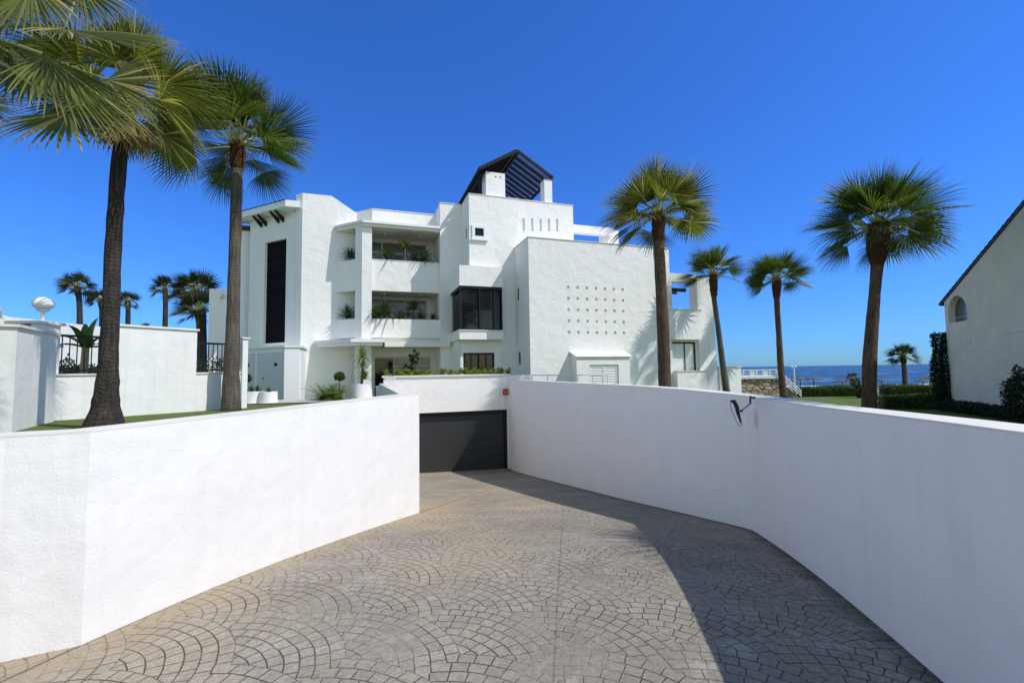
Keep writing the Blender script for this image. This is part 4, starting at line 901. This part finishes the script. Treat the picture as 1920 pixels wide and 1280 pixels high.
d=ray(777,698); k=(G+V*.7).dot(V)/d.dot(V); q=d*k; q.z=-.33; t=thing('sapling','dark round-leaved sapling standing up from the garage planter','plant',q); m=MB(); m.tube([q,q+W(.02,0,.6),q+W(-.02,0,1.0)],[.02,.015,.01],6); m.tube([q+W(.02,0,.3),q+W(-.30,0,.5)],[.012,.008],5); m.build('stem',M['soil'],t)
m=MB(); leafcloud(m,blobpts(q+W(0,0,.82),(.13,.13,.30),90,shell=.1),.14,asp=.8); leafcloud(m,blobpts(q+W(-.25,0,.48),(.2,.13,.1),50,shell=.1),.12,asp=.8); m.build('leaves',M['hedgedark'],t)
# ------------------------------------------------------------------ fixture on the right wall
bx=Vector((2.83,5.32,-.42)); t=thing('wall_lamp','black wall light on a bent arm with a thin loop on the right driveway wall','lamp',bx)
q1=atY(1407,742,5.30); q2=atY(1407,756,5.27); q3=atY(1390,770,5.05); h0=atY(1371,752,5.0); h1=atY(1389,795,4.95)
m=MB(); m.tube([q1,q2],.011,8); m.tube([q1+W(.05,0,-.02),q1+W(0,0,-.02)],.012,8); m.build('bracket',M['dark'],t)
m=MB(); m.tube([q2,q3],.006,8); m.lathe(q3-W(0,0,.012),[(.012,0),(.015,.012),(.012,.024)],10); m.build('arm',M['dark'],t)
m=MB(); m.tube([h0+W(-.005,0,.0),h0+W(.03,0,.004),h0.lerp(h1,.25)+W(.035,0,0),h0.lerp(h1,.55)+W(.02,0,0),h0.lerp(h1,.8)+W(.012,0,0),h1+W(-.004,0,.01)],[.012,.020,.022,.018,.010,.004],10); m.build('lamp_head',M['dark'],t,smooth=True)
m=MB(); pts=[]
for i in range(25):
    a=i/24*6.283; c_=h0.lerp(h1,.55); ax=(h1-h0).normalized(); sd=W(.9,.2,.3).normalized(); pts.append(c_+ax*.135*math.cos(a)+(sd-ax*sd.dot(ax))*.035*math.sin(a)+W(-.005,0,0))
m.tube(pts,.0032,6); m.build('loop',M['dark'],t)
# ------------------------------------------------------------------ right background
t=thing('garden_wall','low white wall at the right end of the building beside the leaning palm','wall',P(11.2,0,-1.5))
m=MB(); m.box(10.56,12.0,-.02,.3,-2.6,-.03); m.build('wall',M['wall'],t); m=MB(); m.box(10.54,12.03,-.05,.33,-.029,.02); m.build('coping',M['coping'],t)
Yt=27.0
A_=atY(1389,707,Yt); B_=atY(1456,708,Yt); 
t=thing('stone_terrace','rubble stone terrace wall with white edge behind the slender palm','wall',(A_.x,Yt,-2))
m=MB(); m.prism([(A_.x-2,Yt),(B_.x,Yt),(B_.x,Yt+4),(A_.x-2,Yt+4)],-3,-.72,W); 
E_=atY(1500,742,Yt)
m.extr([(B_.x,-3),(E_.x,-3),(E_.x,-1.9),(B_.x,-.74)],Yt+.001,Yt+1.6,W); m.build('wall',M['stone'],t)
m=MB(); m.prism([(A_.x-2,Yt-.08),(B_.x+.05,Yt-.08),(B_.x+.05,Yt+4),(A_.x-2,Yt+4)],-.719,-.58,W); m.build('coping',M['white'],t)
t=thing('terrace_railing','white panelled railing on the stone terrace','railing',(A_.x,Yt,-.58))
m=MB(); x0=A_.x-1; x1=B_.x
m.box(x0,x1,Yt-.03,Yt+.03,-.24,-.17,W); m.box(x0,x1,Yt-.03,Yt+.03,-.55,-.50,W); m.box(x0,x1,Yt-.02,Yt+.02,-.40,-.36,W)
for i in range(9):
    x=x0+(x1-x0)*i/8; m.box(x-.03,x+.03,Yt-.031,Yt+.031,-.58,-.16,W)
for i in (2,4,6): 
    x=x0+(x1-x0)*i/8; m.box(x,x+.28,Yt-.012,Yt+.012,-.5,-.24,W)
m.build('balustrade',M['white'],t)
t=thing('stair_railing','white sloping stair railing going down from the stone terrace','railing',(B_.x,Yt,-.58))
m=MB()
S0=W(B_.x,Yt-.1,-.20); S1=W(E_.x,Yt-.1,-1.45)
for dz in (0,-.16,-.32): m.tube([S0+W(0,0,dz),S1+W(0,0,dz)],.030,6)
for i in range(6): q=S0.lerp(S1,i/5); m.tube([q,q+W(0,0,-.5)],.028,6)
m.build('balustrade',M['white'],t)
q=atY(1488,687,30); t=thing('lamp_post','slim white lamp post with a double head beside the beach stairs','lamp',(q.x,30,-2)); m=MB(); m.tube([W(q.x,30,-2.2),W(q.x,30,q.z-.02)],.05,8); m.build('pole',M['whitemetal'],t)
for dx in (-.12,.12):
    m=MB(); m.lathe((q.x+dx,30,q.z-.02),[(.02,-.06),(.07,-.03),(.08,.02),(.03,.07)],12); m.build('lamp_head',M['whitemetal'],t)
# parasols
for i,(px,py,Y,r,lb) in enumerate([(1485,711,92,1.1,'leftmost low parasol beside the lamp post'),(1500,707,95,1.35,'pale parasol just right of the lamp post'),(1525,707,90,1.5,'parasol standing alone right of the lamp post'),(1579,712,88,1.6,'wide sagging parasol left of the tiny beach palm'),(1652,710,92,1.4,'parasol just right of the big lone palm trunk'),(1730,711,90,1.4,'lower of the two parasols near the ivy'),(1743,706,94,1.6,'taller parasol next to the ivy column')]):
    q=atY(px,py,Y); zb=zl(q.x,Y); t=thing('thatched_parasol','thatched beach '+lb,'parasol',(q.x,Y,zb),'thatched parasols on the beach')
    m=MB(); m.tube([W(q.x,Y,zb),W(q.x,Y,q.z-.1)],.08,6); m.build('pole',M['wood'],t)
    m=MB(); m.lathe((q.x,Y,q.z-.35),[(r,-.12),(r*.98,0),(r*.5,.28),(.08,.5)],16); m.build('canopy',M['thatch'],t)
# hedges
def hedge(label,p0,p1,w,h,n,size,mt,group='clipped hedges by the lawn',name='hedge'):
    p0=Vector(p0);p1=Vector(p1); t=thing(name,label,'hedge',(p0+p1)/2,group); m=MB(); leafcloud(m,hedgepts(p0,p1,w,h,n),size); m.build('foliage',M[mt],t)
    m=MB(); d=(p1-p0).normalized(); s=W(-d.y,d.x,0)*(w*.36); 
    vs=[p0-s,p1-s,p1+s,p0+s]; m.add([v+W(0,0,-.1) for v in vs]+[v+W(0,0,h*.82) for v in vs],[(4,5,6,7),(0,1,5,4),(1,2,6,5),(2,3,7,6),(3,0,4,7)]); m.build('branches',M['ivy'],t)
def gp(px,Y): q=atY(px,700,Y); return W(q.x,Y,zl(q.x,Y)-.02)
hedge('long clipped hedge between the beach and the lawn, left of the big lone palm',gp(1490,30),gp(1635,29),1.0,.62,9000,.11,'hedge')
hedge('long clipped hedge in front of the beach, right of the big lone palm',gp(1652,29),gp(1775,28),1.0,.60,8000,.11,'hedge')
hedge('thick light-topped clipped hedge nearest the ivy column',gp(1648,16.4),gp(1775,15.6),.8,.42,9000,.075,'hedge')
hedge('dark low hedge at the foot of the right house',W(14.3,14.8,-1.58),W(12.3,9.2,-1.55),.7,.33,8000,.07,'ivy')
q=gp(1612,24); t=thing('cycad','dark spiky cycad behind the big lone palm trunk','plant',q)
m=MB()
for k in range(60):
    az=k*2.4; el=math.radians(R.uniform(5,75)); strap(m,q+W(0,0,.35),W(math.cos(az)*math.cos(el),math.sin(az)*math.cos(el),math.sin(el)),1.1,.06,.7,6)
m.build('leaves',M['hedgedark'],t); m=MB(); m.tube([q,q+W(0,0,.4)],[.2,.18],8); m.build('stem',M['boot'],t)
# right house
H0=Vector((14.62,15.0,0)); HD=Vector((-.358,-.934,0)); HN=Vector((.934,-.358,0))     # along towards the camera, inwards
def HP(s,w,z): return H0+HD*s+HN*w+W(0,0,z)
def hs(px,py):
    d=ray(px,py); n=HN; k=H0.dot(n)/d.dot(n); q=d*k; return ((q-H0).dot(HD),q.z)
print('house',[tuple(round(x,2) for x in hs(*p)) for p in ((1768,567),(1785,770),(1900,782),(1919,388),(1779,600),(1814,600),(1779,570),(1797,553))])
s1,z1=hs(1770,567); s2,z2=hs(1919,388); sl=(z2-z1)/(s2-s1)
t=thing('white_house','white house with a steep tiled gable and arched window at the right edge','house',HP(2,0,-1.5))
apx=s1+4.6; za=z1+sl*4.6
(w0,_),(w1,wz0)=hs(1779,600),hs(1814,600); wz1=hs(1797,553)[1]; wr=(w1-w0)/2; wc=(w0+w1)/2; zs=wz1-wr
arch=[(w0,wz0),(w1,wz0),(w1,zs)]+[(wc+wr*math.cos(a),zs+wr*math.sin(a)) for a in [math.pi*i/14 for i in range(1,14)]]+[(w0,zs)]
bm=bmesh.new()
outl=[(s1,-2.5),(9.5,-2.5),(9.5,za-sl*(9.5-apx) if 9.5>apx else za),(apx,za),(s1,z1)]
ov=[bm.verts.new(HP(s,0,z)) for s,z in outl]; iv=[bm.verts.new(HP(s,0,z)) for s,z in arch]
eds=[bm.edges.new((ov[i],ov[(i+1)%len(ov)])) for i in range(len(ov))]+[bm.edges.new((iv[i],iv[(i+1)%len(iv)])) for i in range(len(iv))]
bmesh.ops.triangle_fill(bm,edges=eds,use_beauty=True)
me=bpy.data.meshes.new('gable_wall'); bm.to_mesh(me); 
# drop faces inside the arch, add depth
bm2=bmesh.new(); bm2.from_mesh(me)
for fc in list(bm2.faces):
    cc=fc.calc_center_median()-H0; s=cc.dot(HD); z=cc.z
    if w0<s<w1 and wz0<z<wz1 and (z<zs or (s-wc)**2+(z-zs)**2<wr*wr): bm2.faces.remove(fc)
for i in range(len(arch)):
    a,b=arch[i],arch[(i+1)%len(arch)]; bm2.faces.new([bm2.verts.new(HP(a[0],0,a[1])),bm2.verts.new(HP(b[0],0,b[1])),bm2.verts.new(HP(b[0],.22,b[1])),bm2.verts.new(HP(a[0],.22,a[1]))])
side=[(s1,0,-2.5),(s1,8,-2.5),(s1,8,z1),(s1,0,z1)]; bm2.faces.new([bm2.verts.new(HP(*q)) for q in side])
bm2.to_mesh(me); bm.free(); bm2.free(); me.materials.append(M['house'])
o=bpy.data.objects.new('gable_wall',me); COL.objects.link(o); o.parent=t; o.matrix_parent_inverse=Matrix.Translation(-t.location)
m=MB(); m.add([HP(s,.20,z) for s,z in arch],[tuple(range(len(arch)))]); wn=m.build('arched_window',M['glassgrey'],t)
m=MB(); m.tube([HP(s,.17,z) for s,z in arch+arch[:1]],.025,6); m.tube([HP(w0,.17,(wz0+zs)/2),HP(w1,.17,(wz0+zs)/2)],.015,6); m.build('frame',M['doorgrey'],wn)
m=MB(); e=.02
m.add([HP(s1-.25,-e,z1-sl*.25+.03),HP(apx,-e,za+.03),HP(apx,8,za+.03),HP(s1-.25,8,z1-sl*.25+.03),HP(s1-.25,-e,z1-sl*.25+.055),HP(apx,-e,za+.055),HP(apx,8,za+.055),HP(s1-.25,8,z1-sl*.25+.055)],[(0,1,2,3),(4,7,6,5),(0,4,5,1),(3,2,6,7),(0,3,7,4)])
for i in range(24):
    f0=i/24; a=HP(s1-.25+(apx-s1+.25)*f0,-.04,z1-sl*.25+(za-z1+sl*.25)*f0+.07); b=HP(s1-.25+(apx-s1+.25)*(f0+.045),-.04,z1-sl*.25+(za-z1+sl*.25)*(f0+.045)+.08); m.tube([a,b],[.022,.03],7)
m.build('roof',M['tiledark'],t)
m=MB(); m.box(-.28,.02,.05,1.0,-2.5,.95,HP); m.build('low_wing',M['house'],t)
m=MB(); m.box(.9,1.15,-.03,-.002,.62,.66,HP); m.tube([HP(2.6,-.01,.78),HP(3.9,-.01,.85)],.008,5); m.build('cable',M['doorgrey'],t)
q=HP(-.45,-.1,-1.5); t=thing('ivy_column','tall dark ivy-covered shrub against the near corner of the right house','shrub',q)
m=MB(); pts=[]
for _ in range(5200):
    k=R.random(); a=R.uniform(0,6.283); rad=(.30-.14*k)*(1+.5*noise.noise(W(a*1.3,k*6,2)))*R.uniform(.6,1.1); pts.append((q+W(math.cos(a)*rad,math.sin(a)*rad,k*2.55),W(math.cos(a),math.sin(a),.2)))
leafcloud(m,pts,.085); m.build('foliage',M['ivy'],t); m=MB(); m.tube([q,q+W(0,0,1.2),q+W(.02,0,2.2)],[.12,.08,.03],8); m.build('trunk',M['trunk_dark'],t)
q=atY(1935,790,9.6); q.z=-1.35; t=thing('shrub','dark bushy shrub at the right edge of the picture','shrub',q,None)
m=MB(); leafcloud(m,blobpts(q+W(0.05,0,.55),(.55,.5,.75),5200,shell=.4),.075); m.build('foliage',M['ivy'],t); m=MB(); m.tube([q,q+W(0,0,.6)],[.05,.03],6); m.build('stem',M['trunk_dark'],t)
# drain cap in the paving
q=atZ(172,1217,-1.69); t=thing('drain_cover','small round drain cover in the paving at the corner of the left wall','drain',(q.x,q.y,zd(q.y)))
m=MB(); m.lathe((q.x,q.y,zd(q.y)),[(.085,-.02),(.085,.006),(.07,.008),(.066,.004),(.02,.004)],24); m.build('rim',M['paving'],t); m=MB(); m.lathe((q.x,q.y,zd(q.y)),[(.064,-.01),(.064,.006),(.01,.007)],24); m.build('lid',M['paving'],t)
# ------------------------------------------------------------------ sun, sky, camera
SUN=Vector((.77,-.30,1.0)).normalized()
ld=bpy.data.lights.new('sun','SUN'); ld.energy=2.75; ld.angle=math.radians(.53); ld.color=(1,.975,.94)
lo=bpy.data.objects.new('sun',ld); COL.objects.link(lo); lo.rotation_euler=SUN.to_track_quat('Z','Y').to_euler(); lo.location=(0,0,30)
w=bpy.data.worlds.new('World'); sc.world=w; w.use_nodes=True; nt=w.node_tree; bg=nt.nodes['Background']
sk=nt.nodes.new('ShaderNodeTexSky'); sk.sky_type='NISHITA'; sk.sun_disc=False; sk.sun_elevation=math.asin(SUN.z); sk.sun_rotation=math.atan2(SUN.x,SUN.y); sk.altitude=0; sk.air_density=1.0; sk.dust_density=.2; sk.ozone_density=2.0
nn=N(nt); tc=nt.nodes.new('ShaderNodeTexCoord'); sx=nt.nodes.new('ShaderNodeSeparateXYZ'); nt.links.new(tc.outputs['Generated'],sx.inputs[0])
tint=nn.ramp(nn.m('MAXIMUM',sx.outputs[2],0.0),[(0.0,(.155,.35,.72)),(.10,(.165,.385,.83)),(.25,(.165,.415,.91)),(.70,(.17,.45,.96)),(.90,(.62,.60,.56)),(1.0,(.62,.58,.52))])  # zenith above the view made brighter and neutral, added to lift the shade
tint=nn.mix(nn.ramp(nn.m('MULTIPLY',sx.outputs[1],-1.0),[(.0,.0),(.5,1.0)]),tint,(1.05,.98,.86))  # unseen sky behind the camera set bright and neutral to fill shaded walls
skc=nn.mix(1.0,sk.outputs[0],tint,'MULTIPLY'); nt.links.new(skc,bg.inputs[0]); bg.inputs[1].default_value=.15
cd=bpy.data.cameras.new('camera'); cd.sensor_width=36; cd.lens=F/1920*36; cd.clip_start=.05; cd.clip_end=60000
co=bpy.data.objects.new('camera',cd); COL.objects.link(co)
fw=W(0,math.cos(PIT),math.sin(PIT)); up=W(0,-math.sin(PIT),math.cos(PIT)); rt=W(1,0,0)
X_=rt*math.cos(ROLL)-up*math.sin(ROLL); Y_=rt*math.sin(ROLL)+up*math.cos(ROLL)
co.matrix_world=Matrix(((X_.x,Y_.x,-fw.x,0),(X_.y,Y_.y,-fw.y,0),(X_.z,Y_.z,-fw.z,0),(0,0,0,1)))
sc.camera=co
sc.view_settings.view_transform='Standard'; sc.view_settings.look='None'; sc.view_settings.exposure=.5; sc.view_settings.gamma=1
